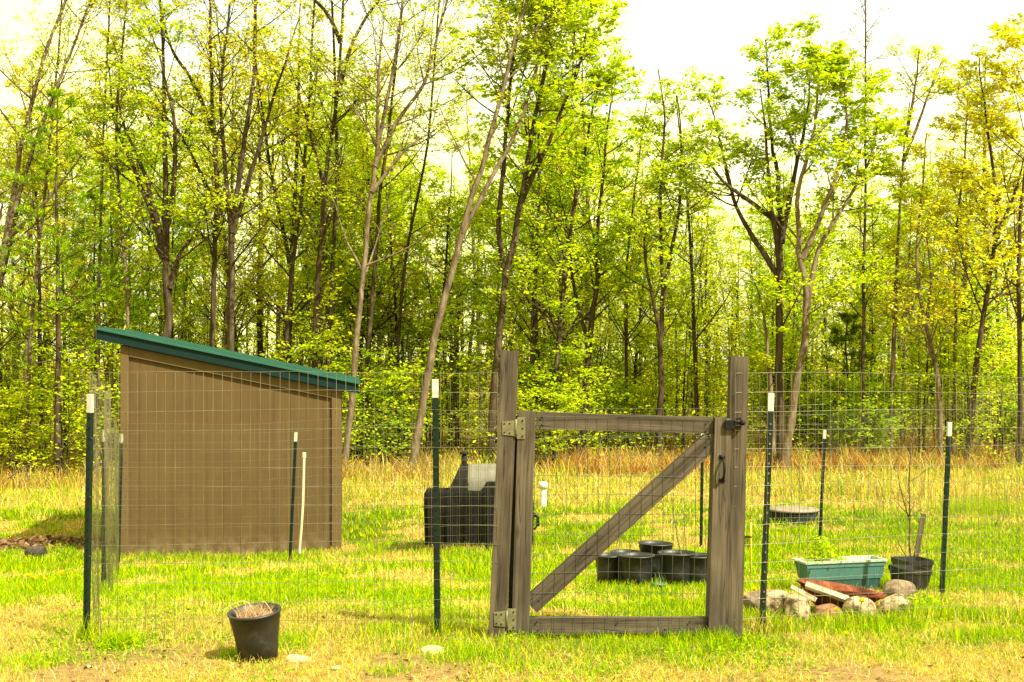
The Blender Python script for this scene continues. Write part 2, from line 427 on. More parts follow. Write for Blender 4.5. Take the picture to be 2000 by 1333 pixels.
M['rock_pale'] = mat_rock("pale_rock", [(0.32, (0.2, 0.16, 0.08)), (0.5, (0.42, 0.36, 0.19)), (0.7, (0.52, 0.45, 0.27))])

# ------------------------------------------------------------------ ground (structure)
def green_amount(x, y):
    """0 = straw / bare, 1 = lush green; patches in the turf itself"""
    n = fbm(x * 1.0 + 3.1, y * 0.8 + 1.7, 11, 4)
    n2 = fbm(x * 3.2, y * 2.8, 29, 3)
    v = 0.5 * n + 0.5 * n2
    g = smooth(0.42, 0.56, v + 0.06)
    # thin turf near the camera
    front = 1 - smooth(6.65, 7.35, y + (n - .5) * 1.8)
    g = g * (1 - 0.84 * front)
    # scuffed strip to the left of the gate
    sc_ = np.exp(-(((x + 1.5) / 1.5) ** 2 + ((y - 7.6) / 1.0) ** 2))
    g = g * (1 - 0.78 * sc_)
    far = smooth(18.8, 20.6, y + (n2 - .5) * 3.5 + np.where(x < -3.0, -2.0, 0) + 3.2 * smooth(4.2, 6.0, x))
    g = g * (1 - 0.7 * far * (0.7 + .3 * (x > -3)))
    return np.clip(g, 0, 1)

def bare_amount(x, y):
    n = fbm(x * 2.0 + 9, y * 1.6, 51, 4)
    front = 1 - smooth(6.1, 7.6, y)
    left = np.exp(-(((x + 2.1) / .9) ** 2 + ((y - 6.4) / .45) ** 2))
    b = smooth(0.45, 0.60, n + 0.06 * front + .16 * left - 0.05) * (0.3 + 0.7 * np.maximum(front, left))
    b = b * (1 - smooth(8.5, 11, y))
    leafy = np.exp(-(((x + 6.1) / 1.5) ** 2 + ((y - 16.4) / .45) ** 2)) * (x < -3.6)
    return np.clip(b + leafy * 1.2, 0, 1)

xs = np.concatenate([[-400, -200, -100, -60, -40, -28], np.arange(-20, 20.01, 0.16), [28, 40, 60, 100, 200, 400]])
ys = np.concatenate([[-60, -30, -15, -6, 0, 3], np.arange(4.6, 34, 0.14), [36, 40, 46, 55, 70, 90, 130, 200, 400, 900]])
X, Y = np.meshgrid(xs, ys)
Z = ground(X, Y)
gr = green_amount(X, Y); br = bare_amount(X, Y)
c_green = np.array([0.08, 0.12, 0.003]); c_straw = np.array([0.34, 0.24, 0.06]); c_bare = np.array([0.27, 0.17, 0.085]); c_floor = np.array([0.13, 0.085, 0.03])
cc = c_straw + (c_green - c_straw) * gr[..., None]
cc = cc + (c_bare - cc) * (0.7 * br[..., None])
ff = smooth(23.5, 26.5, Y)[..., None]
cc = cc + (c_floor - cc) * ff
nx, ny = len(xs), len(ys)
idx = np.arange(nx * ny).reshape(ny, nx)
quads = np.stack([idx[:-1, :-1], idx[:-1, 1:], idx[1:, 1:], idx[1:, :-1]], -1).reshape(-1, 4)
gme = mesh_np("ground", np.stack([X, Y, Z], -1).reshape(-1, 3), quads, cc.reshape(-1, 3), True)
m, n, l, p = new_mat("turf_ground")
at = n.new("ShaderNodeAttribute"); at.attribute_name = "Col"
tc = n.new("ShaderNodeTexCoord")
no = n.new("ShaderNodeTexNoise"); no.inputs["Scale"].default_value = 14; no.inputs["Detail"].default_value = 10; no.inputs["Roughness"].default_value = .75
rr = ramp(n, [(0.3, (0.45, 0.4, 0.35)), (0.5, (0.95, 0.95, 0.95)), (0.72, (1.5, 1.4, 1.25))])
mx = n.new("ShaderNodeMixRGB"); mx.blend_type = 'MULTIPLY'; mx.inputs[0].default_value = 1
l.new(tc.outputs["Object"], no.inputs["Vector"]); l.new(no.outputs["Fac"], rr.inputs[0]); l.new(at.outputs["Color"], mx.inputs[1]); l.new(rr.outputs[0], mx.inputs[2])
l.new(mx.outputs[0], p.inputs["Base Color"]); p.inputs["Roughness"].default_value = 1; p.inputs["Specular IOR Level"].default_value = 0
b = n.new("ShaderNodeBump"); b.inputs["Strength"].default_value = 1; b.inputs["Distance"].default_value = .03; l.new(no.outputs["Fac"], b.inputs["Height"]); l.new(b.outputs[0], p.inputs["Normal"])
M['ground'] = m
tag(link("ground", gme, m), kind="structure")

# ------------------------------------------------------------------ grass
def blades(N, x, y, h, w, lean, col, tipcol=None, z0=None, nseg=2):
    """curved blades: (2*nseg) ... returned as quads"""
    az = rng.uniform(0, 2 * math.pi, N)
    face = rng.uniform(0, math.pi, N)
    z = ground(x, y) if z0 is None else z0
    base = np.stack([x, y, z - 0.005], -1)
    wd = np.stack([np.cos(face), np.sin(face), np.zeros(N)], -1)
    ld = np.stack([np.cos(az), np.sin(az), np.zeros(N)], -1)
    V = []; 
    for k in range(nseg + 1):
        t = k / nseg
        c = base + ld * (lean * h * t ** 1.6)[:, None] + np.array([0, 0, 1.0]) * (h * np.sqrt(np.clip(1 - (lean * .85 * t) ** 2, 0.03, 1)) * t)[:, None]
        ww = w * (1 - 0.8 * t)
        V += [c - wd * ww[:, None] * .5, c + wd * ww[:, None] * .5]
    V = np.stack(V, 1)
    nv = V.shape[1]
    b_ = np.arange(N)[:, None] * nv
    q = np.concatenate([np.concatenate([b_ + 2 * k, b_ + 2 * k + 1, b_ + 2 * k + 3, b_ + 2 * k + 2], 1)[:, None, :] for k in range(nseg)], 1)
    C = np.repeat(col[:, None, :], nv, 1)
    return V.reshape(-1, 3), q.reshape(-1, 4), C.reshape(-1, 3)

PAL_G = np.array([[0.18, 0.33, 0.001], [0.34, 0.45, 0.001], [0.06, 0.21, 0.002], [0.46, 0.48, 0.002], [0.24, 0.39, 0.001]])
PAL_S = np.array([[0.58, 0.44, 0.11], [0.50, 0.38, 0.06], [0.66, 0.54, 0.20], [0.28, 0.15, 0.045], [0.54, 0.48, 0.02]])
PAL_R = np.array([[0.36, 0.12, 0.02], [0.46, 0.19, 0.04], [0.24, 0.08, 0.018], [0.52, 0.30, 0.08]])
def pick(pal, N, jit=0.15):
    c = pal[rng.integers(0, len(pal), N)]
    return np.clip(c * rng.uniform(1 - jit, 1 + jit, (N, 1)), 0, 0.85)

def scatter(N, y0, y1, margin=0.6, xlim=None):
    # uniform on the ground inside the view wedge
    y = np.sqrt(rng.uniform(y0 ** 2, y1 ** 2, N))
    hw = y * 1000 / F + margin
    x = rng.uniform(-1, 1, N) * hw
    if xlim: 
        k = (x > xlim[0]) & (x < xlim[1]); x, y = x[k], y[k]
    return x, y

gs = Soup()
def zone(N, y0, y1, hs, ws, seed=0):
    x, y = scatter(N, y0, y1)
    g = green_amount(x, y); b = bare_amount(x, y)
    pit = (np.abs(x - 2.0) < .75) & (np.abs(y - 8.0) < .65)
    keep = rng.random(len(x)) > 0.72 * b + 0.15 * (1 - g) + .6 * pit
    x, y, g = x[keep], y[keep], g[keep]
    isg = rng.random(len(x)) < np.clip(g * 1.02 + 0.10, 0, .93)
    tuft = fbm(x * 5, y * 5, 77 + seed, 2)
    # green blades
    xg, yg, t = x[isg], y[isg], tuft[isg]
    n_ = len(xg)
    h = hs * (0.45 + 1.3 * t ** 1.5) * rng.uniform(.6, 1.35, n_) * (0.6 + 0.5 * g[isg])
    gs.add(*blades(n_, xg, yg, h, rng.uniform(.7, 1.3, n_) * ws, rng.uniform(.1, .85, n_), pick(PAL_G, n_)))
    # straw blades, half of them lying
    xs_, ys_ = x[~isg], y[~isg]; n_ = len(xs_)
    lie = rng.random(n_) < .72
    h = hs * rng.uniform(.6, 1.5, n_)
    lean = np.where(lie, 1.12, rng.uniform(.3, .9, n_))
    gs.add(*blades(n_, xs_, ys_, h, rng.uniform(.6, 1.1, n_) * ws, lean, pick(PAL_S, n_)))
zone(95000, 5.9, 8.2, 0.048, 0.0036)
zone(95000, 8.2, 11.5, 0.055, 0.0055)
zone(80000, 11.5, 16.0, 0.065, 0.0085)
zone(60000, 16.0, 24.5, 0.085, 0.013)
# lush clumps that show in the photograph: (u, D, radius, count, height)
for u, D, r, cnt, hh in [(235, 6.95, .13, 700, .085), (1330, 7.35, .35, 1500, .07), (1400, 7.15, .16, 700, .08), (1250, 7.3, .2, 600, .05), (1020, 7.2, .12, 300, .06),
                         (760, 7.3, .2, 500, .07), (560, 6.9, .18, 450, .07), (470, 6.65, .14, 500, .06), (1040, 6.35, .2, 350, .045), (1480, 6.5, .2, 300, .045), (1160, 6.25, .12, 200, .04), (1360, 6.4, .14, 220, .045), (760, 6.3, .15, 220, .045), (1750, 6.6, .2, 300, .05), (1820, 7.9, .25, 800, .09), (1490, 7.5, .22, 600, .10),
                         (170, 7.1, .06, 140, .13), (852, 7.2, .07, 160, .11), (60, 6.5, .25, 500, .055), (1700, 7.4, .5, 900, .08), (1915, 17.6, .8, 1500, .24), (1250, 7.25, .5, 900, .05)]:
    a = rng.uniform(0, 2 * math.pi, cnt); rad = r * np.sqrt(rng.random(cnt)) * rng.uniform(.5, 1.15, cnt)
    x = px(u, D) + rad * np.cos(a); y = D + rad * np.sin(a)
    gs.add(*blades(cnt, x, y, hh * rng.uniform(.45, 1.25, cnt), rng.uniform(.003, .0065, cnt), rng.uniform(.1, .8, cnt), pick(PAL_G, cnt)))
# along bases of the shed, grill and pots
for (x0, y0, x1, y1, cnt, hh, dry) in [(-4.6, 15.1, -1.9, 15.3, 1200, .07, .25), (-1.0, 14.55, 0.25, 14.6, 500, .10, .75), (0.55, 9.9, 1.5, 9.9, 900, .07, .05), (2.2, 9.95, 3.0, 9.9, 700, .08, .1),
                                       (-3.3, 14.2, 3.3, 14.5, 900, .12, .5), (-2.3, 7.1, -.1, 7.15, 500, .08, .5), (1.25, 7.2, 1.4, 7.3, 260, .14, .7), (1.3, 7.3, 3.0, 7.8, 400, .1, .5)]:
    t = rng.random(cnt)
    x = x0 + (x1 - x0) * t + rng.normal(0, .05, cnt); y = y0 + (y1 - y0) * t + rng.normal(0, .05, cnt)
    isd = rng.random(cnt) < dry
    c = np.where(isd[:, None], pick(PAL_S, cnt), pick(PAL_G, cnt))
    gs.add(*blades(cnt, x, y, hh * rng.uniform(.4, 1.2, cnt), rng.uniform(.004, .008, cnt), rng.uniform(.1, .8, cnt), c))
# broad-leaved weeds and clover woven through the turf
def leafquads0(c, size, col):
    N = len(c); az = rng.uniform(0, 6.28, N)
    a = np.stack([np.cos(az), np.sin(az), rng.normal(.2, .25, N)], -1); u = rng.normal(0, .3, (N, 3)); u[:, 2] += 1
    b = np.cross(a, u); b /= np.linalg.norm(b, axis=1, keepdims=True); s_ = size[:, None]
    v = np.stack([c - a * s_ * .5, c + b * s_ * .35, c + a * s_ * .5, c - b * s_ * .35], 1)
    return v.reshape(-1, 3), np.arange(N * 4).reshape(N, 4), np.repeat(col, 4, 0)
x, y = scatter(60000, 5.95, 12.5)
kk = fbm(x * 2.4, y * 2.4, 141, 3) > .585; x, y = x[kk], y[kk]; N = len(x)
gs.add(*leafquads0(np.stack([x, y, ground(x, y) + rng.uniform(.008, .035, N)], -1), rng.uniform(.010, .026, N), pick(np.array([[.10, .26, .004], [.18, .36, .004], [.30, .42, .01]]), N, .2)))
go = gs.build("grass", M['grass'], None, False)
tag(go, "short yellow-green lawn grass mixed with pale straw thatch", "grass", kind="stuff")

# tall dry grass band in front of the wood
ds = Soup()
N = 52000
y = rng.uniform(16.5, 27.0, N); x = rng.uniform(-1, 1, N) * (y * 1000 / F + 1.0)
den = fbm(x * .7, y * .5, 91, 4) + 0.42 * smooth(19.0, 22.5, y + 2.6 * smooth(4.2, 6, x)) - .14 * (x < -3) * (1 - smooth(20, 24, y)) - .24
k = rng.random(N) < smooth(.36, .66, den); x, y = x[k], y[k]; N = len(x)
tf = fbm(x * 2.2, y * 2.2, 93, 3)
h = (0.09 + 0.42 * smooth(.5, .78, tf)) * rng.uniform(.5, 1.3, N)
c = pick(PAL_S, N); gk = rng.random(N) < .22 + .35 * (fbm(x * .9, y * .9, 97, 3) > .54); c[gk] = pick(PAL_G, int(gk.sum()))
ds.add(*blades(N, x, y, h, rng.uniform(.008, .017, N), rng.uniform(.15, .8, N), c, nseg=3))
tag(ds.build("tall_dry_grass", M['grass'], None, False), "tall pale straw-coloured grass standing along the wood edge", "dry grass", kind="stuff")
# reddish dead bracken / brambles at the wood edge
bs = Soup()
N = 46000
y = rng.uniform(24.0, 29.5, N); x = rng.uniform(-1, 1, N) * (y * 1000 / F + 1.0)
k = rng.random(N) < smooth(.36, .6, fbm(x * .6, y * .6, 101, 3) + .05 * (x > 1.5)) * np.where(x < -4.0, .5, 1.0); x, y = x[k], y[k]; N = len(x)
h = rng.uniform(.12, .46, N) * (0.3 + 1.3 * fbm(x * 1.2, y, 103, 3))
cb = pick(PAL_R, N, .3); tn = rng.random(N) < (.30 + .38 * (x < .5) + .3 * (fbm(x * .8, y * .8, 107, 3) > .52)); cb[tn] = pick(PAL_S * .75, int(tn.sum()), .3)
bs.add(*blades(N, x, y, h, rng.uniform(.010, .024, N), rng.uniform(.2, .95, N), cb, nseg=3))
tag(bs.build("dead_bracken", M['grass'], None, False), "rusty brown dead bracken and brambles under the first trees", "undergrowth", kind="stuff")

# fallen leaves mound left of shed
ls_ = Soup()
def leafquads(c, size, nrm_tilt, col, aspect=.62, dirv=None):
    """c (N,3): diamond leaves"""
    N = len(c)
    az = rng.uniform(0, 2 * math.pi, N)
    a = np.stack([np.cos(az), np.sin(az), rng.normal(0, nrm_tilt, N)], -1)
    if dirv is not None: a = dirv
    a /= np.linalg.norm(a, axis=1, keepdims=True)
    u = rng.normal(0, nrm_tilt, (N, 3)); u[:, 2] += 1
    b = np.cross(a, u); b /= np.linalg.norm(b, axis=1, keepdims=True) + 1e-9
    s = np.asarray(size).reshape(-1, 1) * np.ones((N, 1))
    v = np.stack([c - a * s * .5, c + b * s * aspect * .5, c + a * s * .5, c - b * s * aspect * .5], 1)
    q = np.arange(N * 4).reshape(N, 4)
    return v.reshape(-1, 3), q, np.repeat(col, 4, 0)
N = 5200
t = rng.uniform(-1, 1, N); x = -6.0 + 2.4 * t; y = 16.35 + rng.normal(0, .22, N) + .1 * np.sin(t * 5)
z = ground(x, y) + rng.random(N) * .14 * (1 - t ** 2) * np.exp(-((y - 16.35) / .3) ** 2)
ls_.add(*leafquads(np.stack([x, y, z], -1), rng.uniform(.05, .1, N), .5, pick(np.array([[.26, .14, .06], [.36, .22, .12], [.16, .09, .04], [.45, .33, .2]]), N, .3)))
tag(ls_.build("leaf_litter", M['leaf'], None, False), "heap of brown fallen leaves in the shade left of the shed", "leaf litter", kind="stuff")

S = Soup(); x, y = scatter(11000, 5.95, 12.5)
kk = rng.random(len(x)) < (.25 + .75 * bare_amount(x, y)) * (1 - .6 * smooth(7.5, 9, y)); x, y = x[kk], y[kk]; N = len(x)
S.add(*leafquads(np.stack([x, y, ground(x, y) + rng.uniform(.006, .02, N)], -1), rng.uniform(.008, .034, N), .5, pick(np.array([[.16, .075, .03], [.30, .17, .08], [.09, .045, .02], [.5, .36, .2], [.38, .2, .1]]), N, .3)))
tag(S.build("dead_leaves", M['leaf'], None, False), "scattered brown dead leaf scraps on the thin turf in front", "leaf litter", kind="stuff")

# ------------------------------------------------------------------ trees
LIME = np.array([[0.58, 0.66, 0.008], [0.48, 0.60, 0.006], [0.64, 0.67, 0.014], [0.38, 0.54, 0.006], [0.30, 0.44, 0.005], [0.48, 0.56, 0.006]])
GREEN = np.array([[0.32, 0.52, 0.008], [0.42, 0.58, 0.008], [0.24, 0.42, 0.008], [0.52, 0.60, 0.010]])
OLIVE = np.array([[0.52, 0.59, 0.010], [0.60, 0.64, 0.012], [0.42, 0.52, 0.008], [0.63, 0.61, 0.018]])
GOLD = np.array([[0.60, 0.58, 0.015], [0.64, 0.48, 0.03], [0.56, 0.60, 0.010], [0.52, 0.58, 0.010]])
PINE = np.array([[0.20, 0.34, 0.006], [0.28, 0.44, 0.008], [0.13, 0.25, 0.008], [0.36, 0.48, 0.008]])

def resample(pts, n, jit=0.0):
    pts = np.asarray(pts, float)
    d = np.r_[0, np.cumsum(np.linalg.norm(np.diff(pts, axis=0), axis=1))]
    t = np.linspace(0, d[-1], n)
    out = np.stack([np.interp(t, d, pts[:, k]) for k in range(3)], -1)
    for _ in range(2):
        out[1:-1] = (out[:-2] + 2 * out[1:-1] + out[2:]) / 4
    if jit:
        j = rng.normal(0, jit, (n, 3)); j[:, 2] = 0
        j = (j + np.roll(j, 1, 0)) / 2
        j[0] = 0; out = out + j
    return out

def grow(parent, prad, per, t0, t1, length, lvar, elev, up, n=6, rfac=.5, wob=.06, taper_len=0.6, plen=None):
    """parent (B,N,3) -> children (B*per, n, 3). length: base child length (B,) or scalar"""
    B, N_, _ = parent.shape
    t = rng.uniform(t0, t1, (B, per)); t = np.sort(t, 1)
    f = t * (N_ - 1); i = np.clip(np.floor(f).astype(int), 0, N_ - 2); fr = (f - i)[..., None]
    bi = np.arange(B)[:, None]
    p0 = parent[bi, i] * (1 - fr) + parent[bi, i + 1] * fr
    tan = parent[bi, i + 1] - parent[bi, i]; tan /= np.linalg.norm(tan, axis=-1, keepdims=True) + 1e-9
    r0 = prad[bi, i] * (1 - fr[..., 0]) + prad[bi, i + 1] * fr[..., 0]
    az = rng.uniform(0, 2 * math.pi, (B, 1)) + np.arange(per) * 2.4 + rng.normal(0, .4, (B, per))
    # side vector perpendicular to tangent
    rv = np.stack([np.cos(az), np.sin(az), np.zeros_like(az)], -1)
    rv = rv - tan * (rv * tan).sum(-1, keepdims=True); rv /= np.linalg.norm(rv, axis=-1, keepdims=True) + 1e-9
    e = np.radians(rng.normal(elev, 10, (B, per)))[..., None]
    d = rv * np.sin(e) + tan * np.cos(e)
    L = (np.asarray(length).reshape(-1, 1) * np.ones((B, per))) * (1 - taper_len * (t - t0) / max(t1 - t0, 1e-6)) * rng.uniform(1 - lvar, 1 + lvar, (B, per))
    step = (L / (n - 1))[..., None]
    pts = [p0]; cur = p0; dd = d
    for k in range(n - 1):
        dd = dd + np.array([0, 0, up]) + rng.normal(0, wob, dd.shape)
        dd = dd / (np.linalg.norm(dd, axis=-1, keepdims=True) + 1e-9)
        cur = cur + dd * step
        pts.append(cur)
    pts = np.stack(pts, 2).reshape(B * per, n, 3)
    rr_ = np.minimum(r0 * rfac, L * .012 + .002).reshape(-1, 1) * np.linspace(1, .25, n)[None]
    return pts, rr_, L.reshape(-1)

def pts_on(br, per, t0=.25):
    B, N_, _ = br.shape
    t = rng.uniform(t0, 1, (B, per)); f = t * (N_ - 1); i = np.clip(np.floor(f).astype(int), 0, N_ - 2); fr = (f - i)[..., None]
    bi = np.arange(B)[:, None]
    return (br[bi, i] * (1 - fr) + br[bi, i + 1] * fr).reshape(-1, 3)

LEAFK = 1.85
def tree_mesh(trunks, pal, leaf=1.0, t0=.3, nb=20, L1=1.7, elev=52, upb=.07, lsize=.07, leafz=(0, 99), sides=7, sub=6, twig=4, pal2=None):
    """trunks: list of (pts world, r0, r1) -> (wood soup, leaf soup)"""
    W, Lf = Soup(), Soup()
    leaf = leaf * LEAFK; lsize = lsize * 1.12
    for (pts, r0, r1) in trunks:
        n = max(10, int(len(pts) * 4))
        tp = resample(pts, n, r0 * .22)
        tr = np.linspace(r0, r1, n) * rng.uniform(.93, 1.07, n)
        tr[0] *= 1.35
        W.tubes(tp[None], tr[None], sides)
        hgt = np.linalg.norm(tp[-1] - tp[0])
        k = max(5, int(nb * min(1, hgt / 8)))
        b1, br1, l1 = grow(tp[None], tr[None], k, t0, .98, L1, .35, elev, upb, 7, .5, .05, .55)
        W.tubes(b1, br1, 4)
        b2, br2, l2 = grow(b1, br1, sub, .2, 1.0, l1 * .46, .35, 42, .05, 5, .6, .08, .4)
        W.tubes(b2, np.maximum(br2, .0035), 3)
        b3, br3, l3 = grow(b2, br2, twig, .2, 1.0, l2 * .5, .4, 42, .03, 3, .7, .1, .3)
        W.tubes(b3, np.maximum(br3, .0026), 3)
        if leaf > 0:
            for bb, per in ((b2, 5), (b3, 6)):
                if int(round(per * leaf)) < 1: 
                    bb = bb[rng.random(len(bb)) < per * leaf]; per_ = 1
                else: per_ = int(round(per * leaf))
                if len(bb) == 0: continue
                c = pts_on(bb, per_) + rng.normal(0, 1, (len(bb) * per_, 3)) * np.array([.07, .07, .02])
                zz = c[:, 2]; kk = (zz > leafz[0]) & (zz < leafz[1]); c = c[kk]
                if len(c) == 0: continue
                col = pick(pal, len(c), .22)
                if pal2 is not None:
                    f = smooth(3.2, 6.5, c[:, 2] + rng.normal(0, .8, len(c)))
                    sel = rng.random(len(c)) < f; col[sel] = pick(pal2, int(sel.sum()), .2)
                Lf.add(*leafquads(c, rng.uniform(.6, 1.35, len(c)) * lsize, .42, col))
    return W, Lf

def make_tree(name, label, cat, trunks, bark, pal, group=None, **kw):
    base = trunks[0][0][0]
    bx, by = float(base[0]), float(base[1])
    t = thing(name, label, cat, (bx, by, G(bx, by)), 0, group)
    W, Lf = tree_mesh(trunks, pal, **kw)
    W.build("trunk", bark, t)
    if Lf.n: Lf.build("crown", M['leaf'], t, False)
    return t

def path(D, uv, grow_to=None, dd=0.0):
    """photo polyline (bottom to top) at distance D -> world points, rooted in the ground"""
    pts = []
    u0, v0 = uv[0]
    x0 = px(u0, D)
    gz = G(x0, D)
    vg = HOR + (EYE - gz) * F / D
    if v0 < vg - 12:
        sl = 0
        pts.append((x0 , D, gz - .06))
    for i, (u, v) in enumerate(uv):
        pts.append((px(u, D), D + dd * i, max(pz(v, D), gz - .06 if not pts else -9)))
    if grow_to is not None and pts[-1][2] < grow_to:
        a, b_ = np.array(pts[-2]), np.array(pts[-1])
        d = (b_ - a) / max(b_[2] - a[2], .1)
        d[:2] *= .8
        pts.append(tuple(b_ + d * (grow_to - b_[2])))
    return np.array(pts)

TREES = []   # (u at mid-height, short description)
def hero(short, label, D, uvs, w, bark='bark', pal=OLIVE, top=11.5, cat="tree", **kw):
    """uvs: one polyline or list of polylines (first is the trunk); w: trunk width in photo px at the base"""
    if not isinstance(uvs[0], list): uvs = [uvs]
    trunks = []
    for i, uv in enumerate(uvs):
        r = w * .82 * D / F / 2
        p_ = path(D, uv, top) if i == 0 else None
        if i == 0: trunks.append((p_, r, .012))
        else:
            q_ = np.array([(px(u, D), D + .10 * k * (1 if i % 2 else -1), pz(v, D)) for k, (u, v) in enumerate(uv)])
            tz = trunks[0][0]; z_ = q_[0, 2]
            q_[0] = [np.interp(z_ - .25, tz[:, 2], tz[:, k]) for k in range(3)]
            if uv[-1][1] < 30:
                d = (q_[-1] - q_[-2]) / max(q_[-1][2] - q_[-2][2], .1)
                q_ = np.vstack([q_, q_[-1] + d * max(0.1, top - 1.2 - q_[-1][2])])
            trunks.append((q_, r * .62, .01))
    TREES.append((uvs[0][min(1, len(uvs[0]) - 1)][0], short))
    return make_tree("tree", label, cat, trunks, M[bark], pal, **kw)

SP = 0.5    # sparse spring foliage
hero("leaning bare tree at the left edge", "half-bare tree leaning right at the far left edge of the picture", 26.5,
     [[(-45, 930), (-10, 600), (15, 430), (50, 260), (85, 110), (130, 0)], [(5, 460), (60, 290), (110, 150), (165, 0)], [(20, 450), (90, 400), (180, 290)]], 20, 'bark_pale', OLIVE, lsize=.052, leaf=0.47, L1=2.0, nb=24)
hero("thin reddish trunk near the left edge", "thin reddish-grey trunk curving beside the green pine at left", 27.2,
     [(50, 930), (60, 640), (82, 430), (100, 250), (112, 120)], 11, 'bark_pale', LIME, lsize=.052, leaf=0.74, L1=1.4)
hero("slim straight trunk right of the pine", "slim straight pale trunk rising behind the left end of the shed roof", 27.5,
     [(190, 930), (193, 600), (198, 350), (206, 150), (214, 0)], 10, 'bark_pale', OLIVE, lsize=.052, leaf=0.68, L1=1.4)
hero("wavy thin trunk above the shed's high end", "thin wavy trunk above the high end of the shed roof", 27,
     [(262, 930), (248, 560), (238, 430), (226, 330), (225, 240), (240, 90)], 11, 'bark_pale', OLIVE, lsize=.052, leaf=0.74, L1=1.3, pal2=GOLD)
hero("thick gnarled forked tree", "thick dark gnarled tree with a knobby trunk forking into many limbs above the shed", 26.6,
     [[(322, 930), (326, 680), (330, 560), (318, 490), (325, 380), (322, 250), (318, 100)], [(318, 480), (290, 400), (255, 330), (215, 230), (200, 120)], [(320, 470), (290, 350), (250, 260), (235, 180)], [(332, 540), (350, 490), (385, 452), (400, 455)], [(325, 460), (350, 330), (340, 200), (300, 60)]],
     27, 'bark', LIME, leaf=0.45, L1=1.6, top=9.5)
hero("tall twin-limbed tree beside the gnarled tree", "tall dark tree with long side limbs standing right of the knobby forked tree", 27,
     [[(408, 930), (415, 680), (418, 500), (424, 380), (415, 210), (410, 60), (412, 0)], [(418, 240), (380, 160), (330, 100), (305, 0)], [(424, 380), (350, 250), (270, 180)]], 17, 'bark', LIME, lsize=.052, leaf=0.65, L1=1.9, pal2=GOLD)
hero("stout dark tree over the shed roof", "stout dark trunk rising over the middle of the shed roof", 26.4,
     [[(447, 930), (448, 680), (455, 480), (452, 420), (480, 280), (497, 150), (500, 0)], [(452, 450), (438, 330), (425, 200), (436, 60), (440, 0)], [(455, 430), (520, 250), (560, 120), (590, 40)]], 21, 'bark', LIME, leaf=0.40, L1=1.7, pal2=GOLD)
hero("dark slanting trunk over the shed roof", "slender dark trunk slanting right above the lower half of the shed roof", 28,
     [(548, 930), (556, 700), (572, 510), (590, 400), (600, 260)], 13, 'bark', OLIVE, leaf=0.50, L1=1.5, pal2=GOLD)
hero("dark trunk topped by a high V fork", "tall dark trunk ending in a high V fork near the top of the picture", 27,
     [[(603, 930), (612, 720), (622, 520), (640, 320), (664, 170), (666, 60), (668, 0)], [(665, 140), (690, 70), (735, 0)], [(662, 60), (640, 20), (612, 0)], [(640, 350), (600, 240), (565, 130)]], 17, 'bark', LIME, leaf=0.40, L1=1.6)
hero("straight dark trunk at the low roof end", "straight dark trunk just above the low end of the shed roof", 27.8,
     [(640, 930), (640, 720), (652, 480), (660, 330), (655, 210)], 15, 'bark', LIME, leaf=0.50, L1=1.5)
hero("long pale trunk at the shed's low end", "long pale trunk leaning right from the low shed end to the top edge", 25.6,
     [[(673, 930), (690, 740), (702, 600), (718, 450), (735, 300), (765, 150), (790, 0)], [(735, 300), (770, 240), (830, 160), (860, 40), (870, 0)], [(742, 260), (740, 150), (752, 40)], [(735, 350), (800, 280), (850, 250)]], 17, 'bark_pale', OLIVE, lsize=.052, leaf=0.47, L1=1.8, nb=26)
hero("dark trunk beside the pale leaning tree", "thin dark trunk standing just right of the long pale leaning trunk", 27.4,
     [(712, 930), (718, 700), (732, 520), (738, 400), (760, 250), (775, 120)], 13, 'bark', OLIVE, lsize=.052, leaf=0.74, L1=1.5)
hero("pale forked tree leaning over the grill", "big pale tree leaning right above the grill and forking into two long stems", 25.2,
     [[(806, 925), (820, 820), (848, 665), (870, 560), (890, 500), (912, 420), (950, 300), (985, 150), (1010, 60), (1030, 0)], [(908, 430), (960, 350), (1010, 250), (1050, 130), (1085, 0)]], 21, 'bark_pale', OLIVE, lsize=.052, leaf=0.47, L1=1.3, nb=16, t0=.45)
hero("thin upright trunk between the leaning trees", "thin upright trunk with fine bare twigs between the two leaning pale trees", 28.5,
     [(770, 930), (775, 700), (790, 500), (835, 300), (850, 120)], 10, 'bark', OLIVE, lsize=.052, leaf=0.57, L1=1.6)
hero("leafy maple over the left gate post", "tall maple covered in fresh green leaves above the left gate post", 26,
     [[(958, 930), (970, 700), (980, 600), (1000, 490), (1025, 350), (1055, 180), (1075, 60), (1085, 0)], [(990, 520), (970, 460), (985, 300), (1000, 120), (1020, 0)], [(1020, 370), (1085, 250), (1130, 130), (1150, 40)]],
     22, 'bark', GREEN, leaf=0.62, L1=1.7, t0=.42, lsize=.095, nb=30, pal2=LIME)
hero("straight dark trunk beside the left gate post", "straight dark trunk just right of the left gate post", 28,
     [(1036, 930), (1040, 740), (1040, 600), (1050, 480), (1052, 330)], 15, 'bark', LIME, leaf=0.60, L1=1.5, top=8)
hero("dark trunk over the gate's left half", "dark slightly slanting trunk above the left half of the gate", 26.6,
     [(1072, 930), (1085, 760), (1098, 580), (1110, 480), (1125, 380), (1150, 260)], 17, 'bark', LIME, leaf=0.80, L1=1.8, top=7.4)
hero("dark sinuous trunk over the gate", "dark sinuous trunk seen through the top left of the gate", 27,
     [[(1136, 930), (1143, 780), (1150, 680), (1165, 560), (1170, 420), (1180, 330)], [(1148, 650), (1120, 560), (1110, 450), (1090, 360)]], 19, 'bark', GREEN, leaf=0.80, L1=1.8, top=7.2)
hero("slender trunk over the middle of the gate", "slender leafy trunk above the middle of the gate", 28.2,
     [(1222, 930), (1224, 740), (1222, 560), (1235, 400), (1250, 300)], 10, 'bark', LIME, leaf=0.80, L1=1.7, top=6.9)
